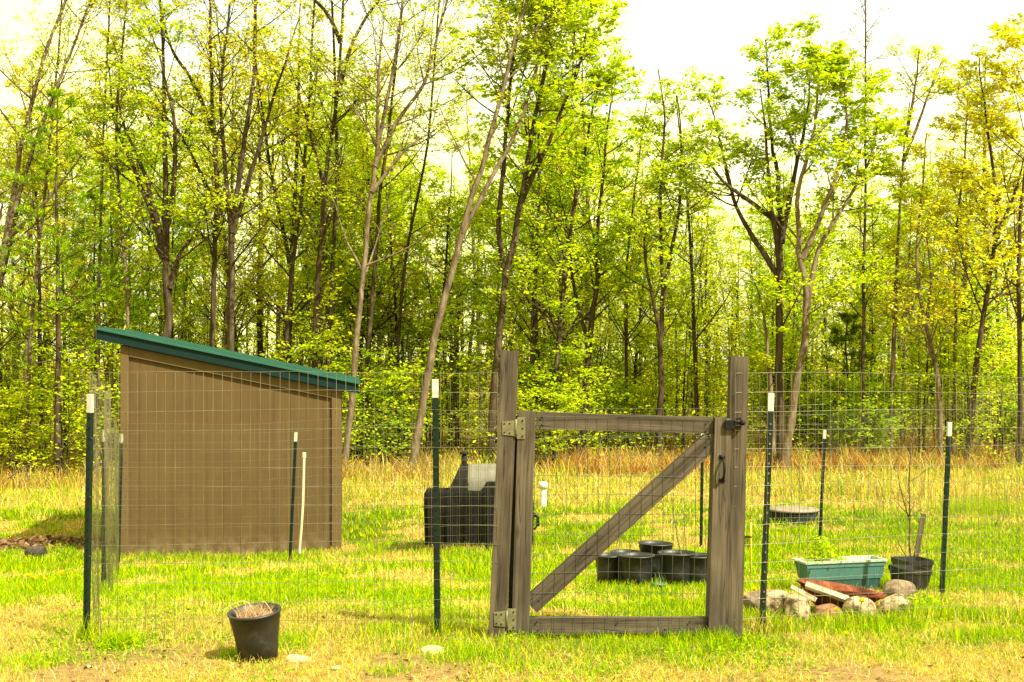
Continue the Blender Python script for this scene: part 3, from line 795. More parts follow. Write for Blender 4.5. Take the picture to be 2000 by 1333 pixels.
hero("straight dark tree over the gate", "straight dark tree with thin spreading limbs above the right half of the gate", 26.2,
     [[(1288, 930), (1290, 760), (1294, 600), (1292, 480), (1285, 380), (1300, 250), (1290, 170)], [(1292, 560), (1330, 400), (1335, 250), (1325, 180)], [(1290, 640), (1255, 500), (1262, 400)]], 17, 'bark', LIME, leaf=0.50, L1=1.4, top=7.2)
hero("slim dark trunk beside the right gate post", "slim dark trunk over the top right corner of the gate", 27.4,
     [(1358, 930), (1360, 760), (1352, 560), (1345, 400), (1330, 280)], 13, 'bark', LIME, leaf=0.55, L1=1.4, top=6.9)
hero("stubby broken trunk beside the tall post", "reddish trunk with a broken jagged top behind the first green post", 25.8,
     [(1508, 930), (1505, 760), (1495, 640), (1482, 570), (1470, 545)], 17, 'bark_pale', OLIVE, lsize=.052, leaf=0.55, L1=.5, top=None, nb=4)
hero("big dark multi-stemmed tree", "big dark many-stemmed tree with limbs fanning against the sky, right of the gate", 25.4,
     [[(1522, 925), (1522, 760), (1522, 600), (1525, 480), (1522, 380), (1508, 300), (1502, 200)], [(1512, 520), (1470, 460), (1440, 400), (1425, 330), (1405, 240), (1395, 190)], [(1440, 410), (1400, 350), (1370, 290)], [(1524, 450), (1555, 340), (1580, 240), (1590, 120)], [(1526, 500), (1500, 380), (1490, 260), (1480, 180)]],
     25, 'bark', LIME, leaf=0.42, L1=1.2, top=7.6, lsize=.08)
hero("big leaning trunk right of the gate", "big trunk leaning right beside the many-stemmed dark tree", 25.0,
     [[(1530, 925), (1552, 760), (1575, 650), (1572, 560), (1560, 450), (1555, 380), (1590, 260), (1600, 150)], [(1572, 590), (1600, 480), (1640, 420), (1700, 330), (1730, 230)], [(1565, 480), (1620, 380), (1650, 260), (1640, 150)]],
     24, 'bark_pale', LIME, leaf=0.75, L1=1.5, top=7.4, lsize=.09)
hero("tall straight spear-like tree", "tall thin spear-straight tree whose bare tip reaches the top edge right of centre", 25.6,
     [(1683, 930), (1685, 700), (1688, 500), (1690, 300), (1691, 100), (1690, -40)], 11, 'bark', LIME, leaf=.5, L1=.95, top=8.7, elev=52, upb=.05, lsize=.07, nb=34, leafz=(-9, 7.0))
hero("pale trunk with a forked bare top", "pale straight trunk with a bare forked top standing clear against the sky at right", 26,
     [[(1738, 930), (1742, 760), (1748, 600), (1756, 440), (1765, 300), (1772, 240)], [(1768, 290), (1800, 230), (1830, 150), (1850, 110)], [(1770, 250), (1785, 170), (1790, 100)]], 15, 'bark_pale', OLIVE, lsize=.052, leaf=0.61, L1=.9, top=6.5)
hero("crooked trunk left of the corner post", "crooked S-bent trunk behind the white-tipped post furthest right", 25.4,
     [[(1838, 925), (1836, 800), (1826, 700), (1808, 640), (1796, 580), (1790, 480), (1800, 380)], [(1808, 620), (1822, 540), (1815, 450)]], 14, 'bark_pale', GOLD, leaf=0.55, L1=1.3, top=5.8)
hero("mottled pale trunk at the right", "mottled pale slender trunk just right of the crooked S-bent trunk", 26.4,
     [(1862, 930), (1864, 780), (1866, 600), (1868, 430), (1885, 290), (1890, 200)], 11, 'bark_pale', GOLD, leaf=0.50, L1=1.5, top=6.6, pal2=GOLD)
hero("forked dark tree near the right edge", "dark leaning trunk with a thick forked crown close to the right edge", 26,
     [[(1886, 930), (1905, 740), (1925, 600), (1945, 480), (1950, 400), (1935, 300)], [(1948, 440), (1985, 380), (2010, 300)]], 18, 'bark', GOLD, leaf=0.70, L1=1.7, top=7.4, lsize=.085)
hero("golden-leaved tree on the right edge", "golden-green leafy tree cut by the right edge of the picture", 25,
     [(1990, 930), (1992, 700), (1988, 500), (2005, 300), (2010, 100)], 15, 'bark', GOLD, leaf=0.80, L1=2.1, top=8.0, lsize=.09)

# pines
def pine_mesh(h, r, nb, L, z0f=.12, pal=PINE, dens=1.0):
    W, Lf = Soup(), Soup()
    tp = resample([(0, 0, -.05), (.03, 0, h * .4), (-.03, .02, h * .75), (0, 0, h)], 14, .01)
    tr = np.linspace(r, .01, 14)
    W.tubes(tp[None], tr[None], 7)
    b1, r1, l1 = grow(tp[None], tr[None], nb, z0f, .99, L, .2, 84, .035, 7, .32, .04, .85)
    W.tubes(b1, r1, 3)
    b2, r2, l2 = grow(b1, r1, 9, .25, 1, l1 * .34, .3, 48, .05, 4, .6, .06, .5)
    W.tubes(b2, np.maximum(r2, .0025), 3)
    per = int(26 * dens)
    c = pts_on(b2, per, .15); N_ = len(c)
    d = np.repeat((b2[:, -1] - b2[:, 0]), per, 0); d /= np.linalg.norm(d, axis=1, keepdims=True) + 1e-9
    d = d + rng.normal(0, .55, d.shape); d[:, 2] += .25
    c = c + d * .04
    Lf.add(*leafquads(c, rng.uniform(.09, .16, N_), .4, pick(pal, N_, .25), .13, d))
    return W, Lf
def pine(label, D, u, h, r, nb, L, **kw):
    x = px(u, D); t = thing("pine_tree", label, "pine tree", (x, D, G(x, D)))
    W, Lf = pine_mesh(h, r, nb, L, **kw)
    W.build("trunk", M['bark'], t, world=False); Lf.build("crown", M['needle'], t, False, world=False)
    return t
pine("soft green pine with a dark straight trunk left of the shed", 26.3, 112, 7.6, .075, 46, 1.9, z0f=.32)
pine("green young pine behind the high corner of the shed roof", 29, 185, 6.0, .06, 40, 1.8, z0f=.25)
pine("tall dark grey-green pine standing above the other trees at far right", 33, 1925, 9.6, .14, 52, 2.3, z0f=.35, pal=OLIVE * .6)
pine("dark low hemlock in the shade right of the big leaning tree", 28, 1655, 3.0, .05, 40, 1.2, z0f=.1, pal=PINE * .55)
pine("dark low pine in the gap over the gate", 34, 880, 6.2, .07, 36, 1.9, z0f=.25, pal=PINE * .8)

# deeper trees: prototypes copied into the gaps between the front trees
def copy_tree(src, loc, rz, s, label, group, name=None):
    r_ = src.copy(); COL.objects.link(r_)
    r_.location = loc; r_.rotation_euler = (0, 0, rz); r_.scale = (s, s, s)
    r_["label"] = label; r_["group"] = group
    for ch in list(src.children):
        c_ = ch.copy(); COL.objects.link(c_); c_.parent = r_
    return r_

def proto_tree(h, r, lean, pal, bark, leaf, L1, nb=22, lsize=.075, name="tree", fork=False, t0=.28, sub=6, twig=3):
    tp = [(0, 0, -.1), (lean * .2, 0, h * .3), (lean * .6, .1, h * .62), (lean, 0, h)]
    tr = [(np.array(tp), r, .012)]
    if fork:
        tr.append((np.array([(lean * .3, 0, h * .42), (lean * .3 - .5, .2, h * .62), (lean * .3 - .9, .1, h * .92)]), r * .6, .01))
    W, Lf = tree_mesh(tr, pal, leaf=leaf, t0=t0, nb=nb, L1=L1, lsize=lsize, sides=6, sub=sub, twig=twig)
    return W, Lf, bark, name

P_BG = [proto_tree(9.6, .075, .6, OLIVE, 'bark_pale', .9, 1.9), proto_tree(8.4, .065, -.4, LIME, 'bark_pale', 1.1, 1.8, fork=True),
        proto_tree(10.2, .09, .3, OLIVE, 'bark', .6, 2.0, fork=True), proto_tree(7.2, .055, .5, LIME, 'bark', 1.3, 1.8),
        proto_tree(9.0, .07, -.8, GOLD, 'bark', .8, 1.8), proto_tree(8.0, .06, .2, GREEN, 'bark', 1.1, 1.9)]
P_OB = [None] * len(P_BG)
def place_bg(k, x, y, rz, s, label, group="slender trees deeper in the wood"):
    if P_OB[k] is None:
        W, Lf, bark, name = P_BG[k]
        t = thing("tree", label, "tree", (x, y, G(x, y)), rz, group); t.scale = (s, s, s)
        W.build("trunk", M[bark], t, world=False); Lf.build("crown", M['leaf'], t, False, world=False)
        P_OB[k] = t
        return t
    return copy_tree(P_OB[k], (x, y, G(x, y)), rz, s, label, group)

ORD = sorted(TREES)
sizes = ["thin", "slim", "narrow", "small", "faint"]
for i in range(len(ORD) - 1):
    (u0, a), (u1, b_) = ORD[i], ORD[i + 1]
    gap = u1 - u0
    k = 2 if gap < 45 else 3
    for j in range(k):
        u = u0 + gap * (j + .5) / k + rng.uniform(-6, 6)
        D = [30.5, 35, 42][j % 3] + rng.uniform(-1.4, 1.4)
        kk = int(rng.integers(0, 6))
        right = u > 1180
        s = (rng.uniform(.62, .78) if right else rng.uniform(.85, 1.1)) * (D / 33) ** .6
        if right and 1380 < u < 1480: s *= .8
        lab = f"{['nearer', 'second', 'farthest'][j % 3]} background tree right of the {a}"
        place_bg(kk, px(u, D), D, rng.uniform(0, 6.28), s, lab)

# leafy saplings / understorey bushes at the wood edge
def bush_mesh(h, spread, stems, pal, lsize=.08, leaf=1.0):
    leaf = leaf * 1.6
    W, Lf = Soup(), Soup()
    tp = []
    for k in range(stems):
        a = rng.uniform(0, 6.28); r_ = spread * rng.uniform(.15, .6)
        p0 = np.array([math.cos(a) * .08, math.sin(a) * .08, -.05]); p1 = np.array([math.cos(a) * r_ * .5, math.sin(a) * r_ * .5, h * .5]); p2 = np.array([math.cos(a) * r_, math.sin(a) * r_, h * rng.uniform(.7, 1)])
        tp.append(resample([p0, p1, p2], 10, .015))
    tp = np.array(tp); tr = np.linspace(.018, .004, 10)[None] * np.ones((stems, 1))
    W.tubes(tp, tr, 4)
    b1, r1, l1 = grow(tp, tr, 12, .12, 1, spread * .85, .5, 62, .01, 6, .5, .07, .45)
    W.tubes(b1, r1, 3)
    b2, r2, l2 = grow(b1, r1, 5, .2, 1, l1 * .45, .3, 45, 0, 4, .6, .08, .3)
    W.tubes(b2, np.maximum(r2, .002), 3)
    for bb, per in ((b1, 3), (b2, 6)):
        per = max(1, int(per * leaf)); c = pts_on(bb, per, .15) + rng.normal(0, 1, (len(bb) * per, 3)) * np.array([.06, .06, .018])
        Lf.add(*leafquads(c, rng.uniform(.6, 1.35, len(c)) * lsize, .38, pick(pal, len(c), .25)))
    return W, Lf
P_BU = [bush_mesh(4.8, 1.5, 4, LIME, leaf=.9, lsize=.085), bush_mesh(5.4, 1.5, 4, np.vstack([LIME, OLIVE]), leaf=.8, lsize=.085), bush_mesh(2.4, 1.1, 4, LIME), bush_mesh(3.3, 1.1, 4, LIME, leaf=.8), bush_mesh(1.7, .9, 5, GREEN), bush_mesh(3.8, 1.2, 4, OLIVE, leaf=.7), bush_mesh(2.8, 1.2, 5, GREEN, leaf=.7), bush_mesh(2.2, 1.1, 4, np.vstack([LIME, GOLD]), leaf=.8)]
B_OB = [None] * len(P_BU)
def place_bush(k, u, D, s, label, group="leafy saplings along the wood edge"):
    x = px(u, D); rz = rng.uniform(0, 6.28)
    if B_OB[k] is None:
        W, Lf = P_BU[k]
        t = thing("sapling", label, "sapling", (x, D, G(x, D)), rz, group); t.scale = (s, s, s)
        W.build("trunk", M['bark'], t, world=False); Lf.build("crown", M['leaf'], t, False, world=False)
        B_OB[k] = t; return t
    return copy_tree(B_OB[k], (x, D, G(x, D)), rz, s, label, group)
for i, (u, a) in enumerate(ORD):
    off = (ORD[min(i + 1, len(ORD) - 1)][0] - u) * .5 if i < len(ORD) - 1 else 20
    k1 = [0, 1, 3, 4, 5, 2][i % 6] + 2
    place_bush(k1, u + off + rng.uniform(-6, 6), 27.2 + rng.uniform(-.5, .9), rng.uniform(.8, 1.15), f"leafy sapling just right of the {a}")
    place_bush([5, 6, 3, 7][i % 4], u + rng.uniform(-10, 10), 30.2 + rng.uniform(-.8, 1.5), rng.uniform(.9, 1.3), f"taller leafy sapling standing behind the {a}")
    place_bush(i % 2, u + off * .5 + rng.uniform(-8, 8), 32.5 + rng.uniform(-1, 2.5), rng.uniform(.8, 1.15) * (1 if u < 1250 else .85), f"tallest leafy sapling far behind the {a}")
place_bush(2, 1075, 25.6, .85, "bright lime sapling seen between the left gate post and the gate's top rail")
place_bush(3, 1130, 26.4, .8, "low green bush seen through the top left corner of the gate")
place_bush(7, 30, 26.6, .75, "yellow-green bush in the bottom left corner of the wood edge")
place_bush(3, 1900, 26.0, .8, "pale leafy sapling behind the tall dry grass at far right")
place_bush(4, 1700, 25.8, .9, "low green bush behind the potted bare sapling")

# far wood that reads as one mass
fw = Soup(); fl = Soup()
N = 270
x = rng.uniform(-26, 26, N); y = rng.uniform(46, 68, N); h = rng.uniform(6, 10.5, N) * np.where(x > 4, .72, 1)
pp = []
for i in range(N):
    z = G(x[i], y[i]); l_ = rng.normal(0, .5)
    pp.append(resample([(x[i], y[i], z - .1), (x[i] + l_ * .4, y[i], z + h[i] * .5), (x[i] + l_, y[i], z + h[i])], 8, .04))
pp = np.array(pp); rr_ = np.linspace(1, .12, 8)[None] * rng.uniform(.05, .11, (N, 1))
fw.tubes(pp, rr_, 5, np.array([.075, .052, .03]))
b1, r1, l1 = grow(pp, rr_, 16, .2, 1, 2.2, .3, 55, .05, 5, .4, .06, .5)
fw.tubes(b1, r1, 3, np.array([.075, .052, .03]))
c = pts_on(b1, 26, .1); c = c + rng.normal(0, .34, c.shape)
fw.add(*leafquads(c, rng.uniform(.07, .15, len(c)), .4, pick(np.vstack([OLIVE, LIME]), len(c), .25)))
N = 42000
x = rng.uniform(-27, 27, N); y = rng.uniform(44, 66, N)
hz = fbm(x * .35, y * .35, 201, 3)
z = ground(x, y) + rng.random(N) ** 1.2 * (0.9 + 4.4 * smooth(.3, .7, hz))
fw.add(*leafquads(np.stack([x, y, z], -1), rng.uniform(.10, .22, N), .5, pick(np.vstack([OLIVE, LIME]), N, .3)))
tag(fw.build("far_wood", M['leaf'], None, False), "distant mass of thin trunks and olive foliage deep behind the front trees", "woodland", kind="stuff")
# brushy floor plants inside the wood
us = Soup()
N = 60000
y = rng.uniform(25.5, 44, N); x = rng.uniform(-1, 1, N) * (y * 1000 / F + 2)
hz = fbm(x * .7, y * .5, 211, 3)
k = rng.random(N) < smooth(.35, .6, hz); x, y, hz = x[k], y[k], hz[k]
z = ground(x, y) + rng.random(len(x)) ** 1.3 * (.3 + 1.7 * smooth(.4, .75, hz))
us.add(*leafquads(np.stack([x, y, z], -1), rng.uniform(.05, .11, len(x)), .5, pick(np.vstack([OLIVE, GREEN, LIME]), len(x), .3)))
tag(us.build("undergrowth", M['leaf'], None, False), "tangled low leafy growth on the floor of the wood", "undergrowth", kind="stuff")

# ------------------------------------------------------------------ shed
def build_shed():
    D0 = 15.3
    xl, xr = px(240, D0), px(664, D0)
    th = math.radians(7.0)
    base = Vector((xl, D0 - .02, -0.80))
    t = thing("shed", "brown wooden shed with a sloping green metal roof, left of the gate", "shed", base, th)
    Wd = (xr - xl) / math.cos(th) * 0.985
    Dp = 3.0
    zl = pz(674, D0) - base.z; zr = pz(762, D0 + .3) - base.z
    sl = (zr - zl) / Wd
    top = lambda x_: zl + sl * x_
    # walls with vertical grooves: panel strips
    def wall_strips(bm, x0, x1, y0, y1, ztop0, ztop1, n, nx_, ny_, gap=.006, th_=.02):
        for i in range(n):
            a = i / n; c_ = (i + 1) / n
            ax, ay = x0 + (x1 - x0) * a, y0 + (y1 - y0) * a
            bx_, by_ = x0 + (x1 - x0) * c_, y0 + (y1 - y0) * c_
            d = Vector((x1 - x0, y1 - y0, 0)).normalized() * gap
            ax += d.x; ay += d.y; bx_ -= d.x; by_ -= d.y
            za = ztop0 + (ztop1 - ztop0) * a; zb = ztop0 + (ztop1 - ztop0) * c_
            vs_ = [bm.verts.new(v) for v in ((ax, ay, 0), (bx_, by_, 0), (bx_, by_, zb), (ax, ay, za))]
            vo = [bm.verts.new((v.co.x + nx_ * th_, v.co.y + ny_ * th_, v.co.z)) for v in vs_]
            bm.faces.new(vo)
            for k in range(4): bm.faces.new((vs_[k], vs_[(k + 1) % 4], vo[(k + 1) % 4], vo[k]))
    bm = bmesh.new()
    # core
    c8 = [(0, 0, 0), (Wd, 0, 0), (Wd, Dp, 0), (0, Dp, 0), (0, 0, zl), (Wd, 0, zr), (Wd, Dp, zr), (0, Dp, zl)]
    v = [bm.verts.new(p_) for p_ in c8]
    for f in ((0, 3, 2, 1), (4, 5, 6, 7), (0, 1, 5, 4), (1, 2, 6, 5), (2, 3, 7, 6), (3, 0, 4, 7)): bm.faces.new([v[i] for i in f])
    wall_strips(bm, 0, Wd, 0, 0, zl, zr, 13, 0, -1, .0015, .004)
    wall_strips(bm, Wd, Wd, 0, Dp, zr, zr, 15, 1, 0, .004, .014)
    wall_strips(bm, 0, 0, Dp, 0, zl, zl, 15, -1, 0, .004, .014)
    bm_done(bm, "wall", M['shed'], t)
    # trim
    def trim(name, pts, y0=-.036, y1=-.0075):
        bm = bmesh.new()
        f0 = [bm.verts.new((x_, y0, z_)) for x_, z_ in pts]; f1 = [bm.verts.new((x_, y1, z_)) for x_, z_ in pts]
        bm.faces.new(f0); bm.faces.new(f1[::-1])
        for k in range(len(pts)):
            bm.faces.new((f0[k], f1[k], f1[(k + 1) % len(pts)], f0[(k + 1) % len(pts)]))
        return bm_done(bm, name, M['shed_trim'], t, bevel=.003, seg=1)
    tw = .095
    trim("corner_trim", [(-.018, 0), (tw - .02, 0), (tw - .02, top(tw)), (-.018, top(0))])
    trim("corner_trim", [(Wd - tw, 0), (Wd + .018, 0), (Wd + .018, top(Wd)), (Wd - tw, top(Wd - tw))])
    trim("top_trim", [(tw - .018, top(tw) - .115), (Wd - tw - .002, top(Wd - tw) - .115), (Wd - tw - .002, top(Wd - tw) - .002), (tw - .018, top(tw) - .002)])
    bm = bmesh.new()
    for k in range(9):
        for xx in (tw * .45, Wd - tw * .5):
            bmesh.ops.create_cone(bm, cap_ends=True, segments=8, radius1=.005, radius2=.004, depth=.003, matrix=Matrix.Translation((xx, -.0375, .15 + k * .19)) @ Matrix.Rotation(math.pi / 2, 4, 'X'))
    bm_done(bm, "nail_heads", M['black_iron'], t)
    # roof
    ol, orr, of, ob = .27, .22, .10, .25
    th_r = .115
    x0, x1 = -ol, Wd + orr
    bm = bmesh.new()
    def slab(xa, xb, ya, yb, dz0, dz1):
        c = [(xa, ya, top(xa) + dz0), (xb, ya, top(xb) + dz0), (xb, yb, top(xb) + dz0), (xa, yb, top(xa) + dz0),
             (xa, ya, top(xa) + dz1), (xb, ya, top(xb) + dz1), (xb, yb, top(xb) + dz1), (xa, yb, top(xa) + dz1)]
        v = [bm.verts.new(p_) for p_ in c]
        for f in ((0, 3, 2, 1), (4, 5, 6, 7), (0, 1, 5, 4), (1, 2, 6, 5), (2, 3, 7, 6), (3, 0, 4, 7)): bm.faces.new([v[i] for i in f])
    slab(x0 - .02, x1 + .02, -of - .025, Dp + ob + .02, th_r, th_r + .022)
    k = 0
    yy = .1
    while yy < Dp:                       # standing ribs of the metal sheet
        slab(x0 - .018, x1 + .018, yy, yy + .03, th_r + .022, th_r + .04); yy += .3
    roof = bm_done(bm, "roof", M['roof'], t)
    bm = bmesh.new()
    slab(x0, x1, -of, -of + .02, 0.005, th_r - .001)
    slab(x0, x1, Dp + ob - .02, Dp + ob, 0.005, th_r - .001)
    slab(x0, x0 + .02, -of + .021, Dp + ob - .021, 0.052, th_r - .001)
    slab(x1 - .02, x1, -of + .021, Dp + ob - .021, 0.005, th_r - .001)
    bm_done(bm, "fascia", M['fascia'], roof)
    bm = bmesh.new()
    slab(x0 + .021, x1 - .021, -of + .021, Dp + ob - .021, .02, .05)
    bm_done(bm, "soffit", M['soffit'], roof)
build_shed()

# ------------------------------------------------------------------ timber helpers
def board(name, a, b_, w, d, mat, parent, bevel=.004, twist=0.0, front=None, warp=0.0):
    """board from a to b (world); width w across the view, depth d away; local Z along length"""
    a = Vector(a); b_ = Vector(b_); L = (b_ - a).length
    z = (b_ - a).normalized()
    y = (front or Vector((0, 1, 0))); y = (y - z * y.dot(z)).normalized()
    x = y.cross(z)
    m3 = Matrix((x, y, z)).transposed()
    bm = bmesh.new()
    n = 8
    rings = []
    for k in range(n + 1):
        zz = L * k / n
        o_ = warp * math.sin(k / n * math.pi)
        rings.append([bm.verts.new((sx * w / 2 + o_, sy * d / 2, zz)) for sx, sy in ((-1, -1), (1, -1), (1, 1), (-1, 1))])
    bm.faces.new(rings[0][::-1]); bm.faces.new(rings[-1])
    for r0_, r1_ in zip(rings[:-1], rings[1:]):
        for k in range(4): bm.faces.new((r0_[k], r0_[(k + 1) % 4], r1_[(k + 1) % 4], r1_[k]))
    sharp = [e for e in bm.edges if len(e.link_faces) == 2 and e.calc_face_angle() > .5]
    bmesh.ops.bevel(bm, geom=sharp, offset=bevel, segments=2, affect='EDGES')
    return bm_done(bm, name, mat, parent, loc=a - (parent.location if parent else Vector()), rot=m3.to_quaternion())

DG = 7.15
gp = P(975, 1252, DG)
def single_board(name, label, cat, a, b_, w, d, mat, **kw):
    o = board(name, a, b_, w, d, mat, None, **kw)
    return tag(o, label, cat)
pl = single_board("gate_post", "tall weathered grey square post carrying the gate hinges", "post", P(971, 1262, DG), P(996, 685, DG), .096, .094, M['wood'])
pr = single_board("gate_post", "tall weathered square post on the latch side of the gate", "post", P(1430, 1255, DG), P(1442, 697, DG), .094, .094, M['wood'])

def wire_grid(name, A, B, h, vs_sp, hs_sp, parent=None, r=.0013, zfun=None, wav=.006, mat=None, top_open=False, slack=0.0, skipv=0.0, sides=4, zb=.0):
    """welded mesh from A to B (xy), with vertical spacing; follows the ground"""
    S = Soup()
    A = np.array(A, float); B = np.array(B, float); L = np.linalg.norm(B - A)
    zf = zfun or (lambda x_, y_: ground(x_, y_))
    nrm = np.array([-(B - A)[1], (B - A)[0]]) / L
    nsg = max(6, int(L / .12))
    t = np.linspace(0, 1, nsg)
    nh = int(round(h / hs_sp)) + 1
    ph = rng.uniform(0, 6.28)
    def bulge(tt, zz): return slack * np.sin(tt * L * 2.2 + zz * 1.5 + ph) + slack * .6 * np.sin(tt * L * 5.1 + zz * 3 + ph)
    hp = []
    gz = zf(A[0] + (B - A)[0] * t, A[1] + (B - A)[1] * t)
    gzs = np.convolve(np.pad(gz, 5, 'edge'), np.ones(11) / 11, 'valid')
    for k in range(nh):
        z = k * hs_sp + zb
        zz = gzs + z + wav * np.sin(t * L * 2.5 + k * .9) * rng.uniform(.3, 1) + rng.normal(0, wav * .12, nsg)
        o_ = bulge(t, z)
        hp.append(np.stack([A[0] + (B - A)[0] * t + nrm[0] * o_, A[1] + (B - A)[1] * t + nrm[1] * o_, zz], -1))
    S.tubes(np.array(hp), np.full((nh, nsg), r), sides)
    nv = int(L / vs_sp) + 1
    tv = (np.arange(nv) * vs_sp) / L
    gv = np.interp(tv, t, gzs)
    kz = np.linspace(0, (nh - 1) * hs_sp, 9) + zb
    vp = []
    for k in range(9):
        o_ = bulge(tv, kz[k])
        vp.append(np.stack([A[0] + (B - A)[0] * tv + nrm[0] * (o_ + r * 1.6), A[1] + (B - A)[1] * tv + nrm[1] * (o_ + r * 1.6), gv + kz[k]], -1))
    vp = np.stack(vp, 1); vp[..., 0] += rng.normal(0, .0012, (nv, 1))
    S.tubes(vp, np.full((nv, 9), r), sides)
    return S.build(name, mat or M['wire'], parent, False)

# ------------------------------------------------------------------ gate
def build_gate():
    t = thing("gate", "weathered timber garden gate with a diagonal brace and wire mesh infill", "gate", (px(1015, DG), DG, 0.0))
    D = DG
    board("stile", P(1016, 1240, D), P(1029, 803, D), .094, .09, M['wood'], t)
    board("stile", P(1396, 1240, D + .02), P(1409, 816, D + .02), .088, .14, M['wood'], t)
    board("rail", P(1047.5, 821, D), P(1391, 831, D), .090, .045, M['wood'], t, warp=.002)
    board("rail", P(1033, 1221.5, D), P(1381, 1221.5, D), .088, .045, M['wood'], t)
    board("brace", P(1036, 1182, D + .0), P(1387, 862, D + .0), .100, .060, M['wood'], t)
    board("stop_strip", P(996, 1236, D + .07), P(1011, 812, D + .07), .030, .02, M['wood'], t)
    # mesh fastened to the outer face of the rails
    S = Soup()
    y = D - .034
    xs_ = np.arange(px(1042, D), px(1388, D), .0575)
    vv = []
    for i, x_ in enumerate(xs_):
        j = rng.normal(0, .0015)
        vv.append([(x_ - .012 + j, y, pz(1238, D)), (x_ + .002 + j, y + .002, pz(1030, D)), (x_ + j + .006, y, pz(806, D) - (x_ - xs_[0]) * .03)])
    vv = np.array([resample(v_, 8) for v_ in vv])
    S.tubes(vv, np.full((len(vv), 8), .0012), 4)
    hh = []
    for k in range(12):
        z0 = pz(1232 - k * 38.0, D)
        hh.append(resample([(px(1036 + k * .8, D), y - .003, z0), (px(1200, D), y + .004, z0 + rng.normal(0, .004)), (px(1389, D), y - .003, z0 - .004 + rng.normal(0, .003))], 14, 0))
    S.tubes(np.array(hh), np.full((12, 14), .0010), 4)
    S.build("wire_mesh", M['wire_dull'], t, False)
    bm = bmesh.new()
    for (u, v) in [(1058, 815), (1058, 830), (1380, 824), (1380, 838), (1205, 1215), (1297, 1228), (1345, 1214), (1048, 1213), (1050, 1230), (1368, 1230), (1052, 1172), (1375, 873)]:
        q_ = P(u, v, D); bmesh.ops.create_uvsphere(bm, u_segments=8, v_segments=5, radius=.005, matrix=Matrix.Translation((q_.x, D - (.031 if v > 1180 or v < 860 else .0305), q_.z)) @ Matrix.Scale(.8, 4, (0, 1, 0)))
    bm_done(bm, "screw_heads", M['black_iron'], t, world=True, smooth_shade=True)
    # hinges
    for (pu, pv, pw, ph_, lu, lv, lw, lh) in [(994, 836, 27, 31, 1017.5, 836, 16, 42), (978, 1206, 26, 32, 1000, 1207, 16, 42)]:
        s = D / F
        h_ = bpy.data.objects.new("hinge", None); COL.objects.link(h_); h_.parent = t
        bm = bmesh.new(); c = P(pu, pv, D)
        bm_box(bm, c.x, D - .0505, c.z, pw * s, .004, ph_ * s)
        # clipped outer corners
        bm.verts.ensure_lookup_table()
        for v_ in bm.verts:
            if v_.co.x < c.x: v_.co.z = c.z + (v_.co.z - c.z) * .82
        plate = bm_done(bm, "post_leaf", M['hinge'], None, bevel=.001, seg=1)
        bm = bmesh.new(); c2 = P(lu, lv, D)
        bm_box(bm, c2.x, D - .0485, c2.z, lw * s, .004, lh * s)
        leaf_ = bm_done(bm, "gate_leaf", M['hinge'], None, bevel=.001, seg=1)
        bm = bmesh.new()
        bm_tube(bm, [(c2.x - lw * s * .62, D - .053, c2.z - lh * s * .42), (c2.x - lw * s * .62, D - .053, c2.z + lh * s * .42)], .006, 10)
        pin = bm_done(bm, "knuckle", M['hinge'], None, smooth_shade=True)
        bm = bmesh.new()
        for (cu, cv) in ((pu - pw * .32, pv - ph_ * .28), (pu - pw * .32, pv + ph_ * .26), (pu + pw * .05, pv - ph_ * .3), (pu + pw * .05, pv + ph_ * .3), (lu + 3, lv - lh * .36), (lu + 3, lv), (lu + 3, lv + lh * .36)):
            q_ = P(cu, cv, D); bmesh.ops.create_uvsphere(bm, u_segments=8, v_segments=5, radius=.0045, matrix=Matrix.Translation((q_.x, D - .053, q_.z)))
        scr = bm_done(bm, "screws", M['black_iron'], None, smooth_shade=True)
        h_.location = (c2.x - t.location.x, -.05, c2.z - t.location.z)
        for o in (plate, leaf_, pin, scr):
            o.parent = h_; o.location = -(Vector(t.location) + h_.location)
    # latch (black): body on the stile, bolt and knob reaching onto the post
    s = D / F
    lt = None
    bm = bmesh.new(); c = P(1422, 829, D)
    bm_box(bm, c.x, D - .062, c.z, 20 * s, .02, 17 * s)
    bmesh.ops.bevel(bm, geom=list(bm.edges), offset=.003, segments=2, affect='EDGES')
    c = P(1438, 826, D)
    bm_box(bm, c.x, D - .066, c.z, 24 * s, .012, 6 * s)
    c = P(1440, 825, D)
    bm_tube(bm, [(c.x - .02, D - .075, c.z + .02), (c.x + .002, D - .08, c.z + .024), (c.x + .012, D - .08, c.z), (c.x + .002, D - .08, c.z - .02), (c.x - .015, D - .07, c.z - .022)], .006, 8)
    bmesh.ops.create_uvsphere(bm, u_segments=12, v_segments=8, radius=.014, matrix=Matrix.Translation((c.x + .016, D - .082, c.z)))
    bm_done(bm, "latch", M['black_iron'], t, world=True, smooth_shade=False)
    # pull handle
    bm = bmesh.new()
    c = P(1408, 914, D)
    for dz in (.062, -.062): bm_box(bm, c.x - .002, D - .0545, c.z + dz, .030, .005, .020)
    pts = [(c.x, D - .055, c.z + .058), (c.x + .003, D - .085, c.z + .045), (c.x + .005, D - .095, c.z), (c.x + .003, D - .085, c.z - .045), (c.x, D - .055, c.z - .058)]
    pts = [tuple(r_) for r_ in resample(pts, 14)]
    bm_tube(bm, pts, .0065, 10)
    bm_done(bm, "pull_handle", M['black_iron'], t, world=True, smooth_shade=True)
build_gate()

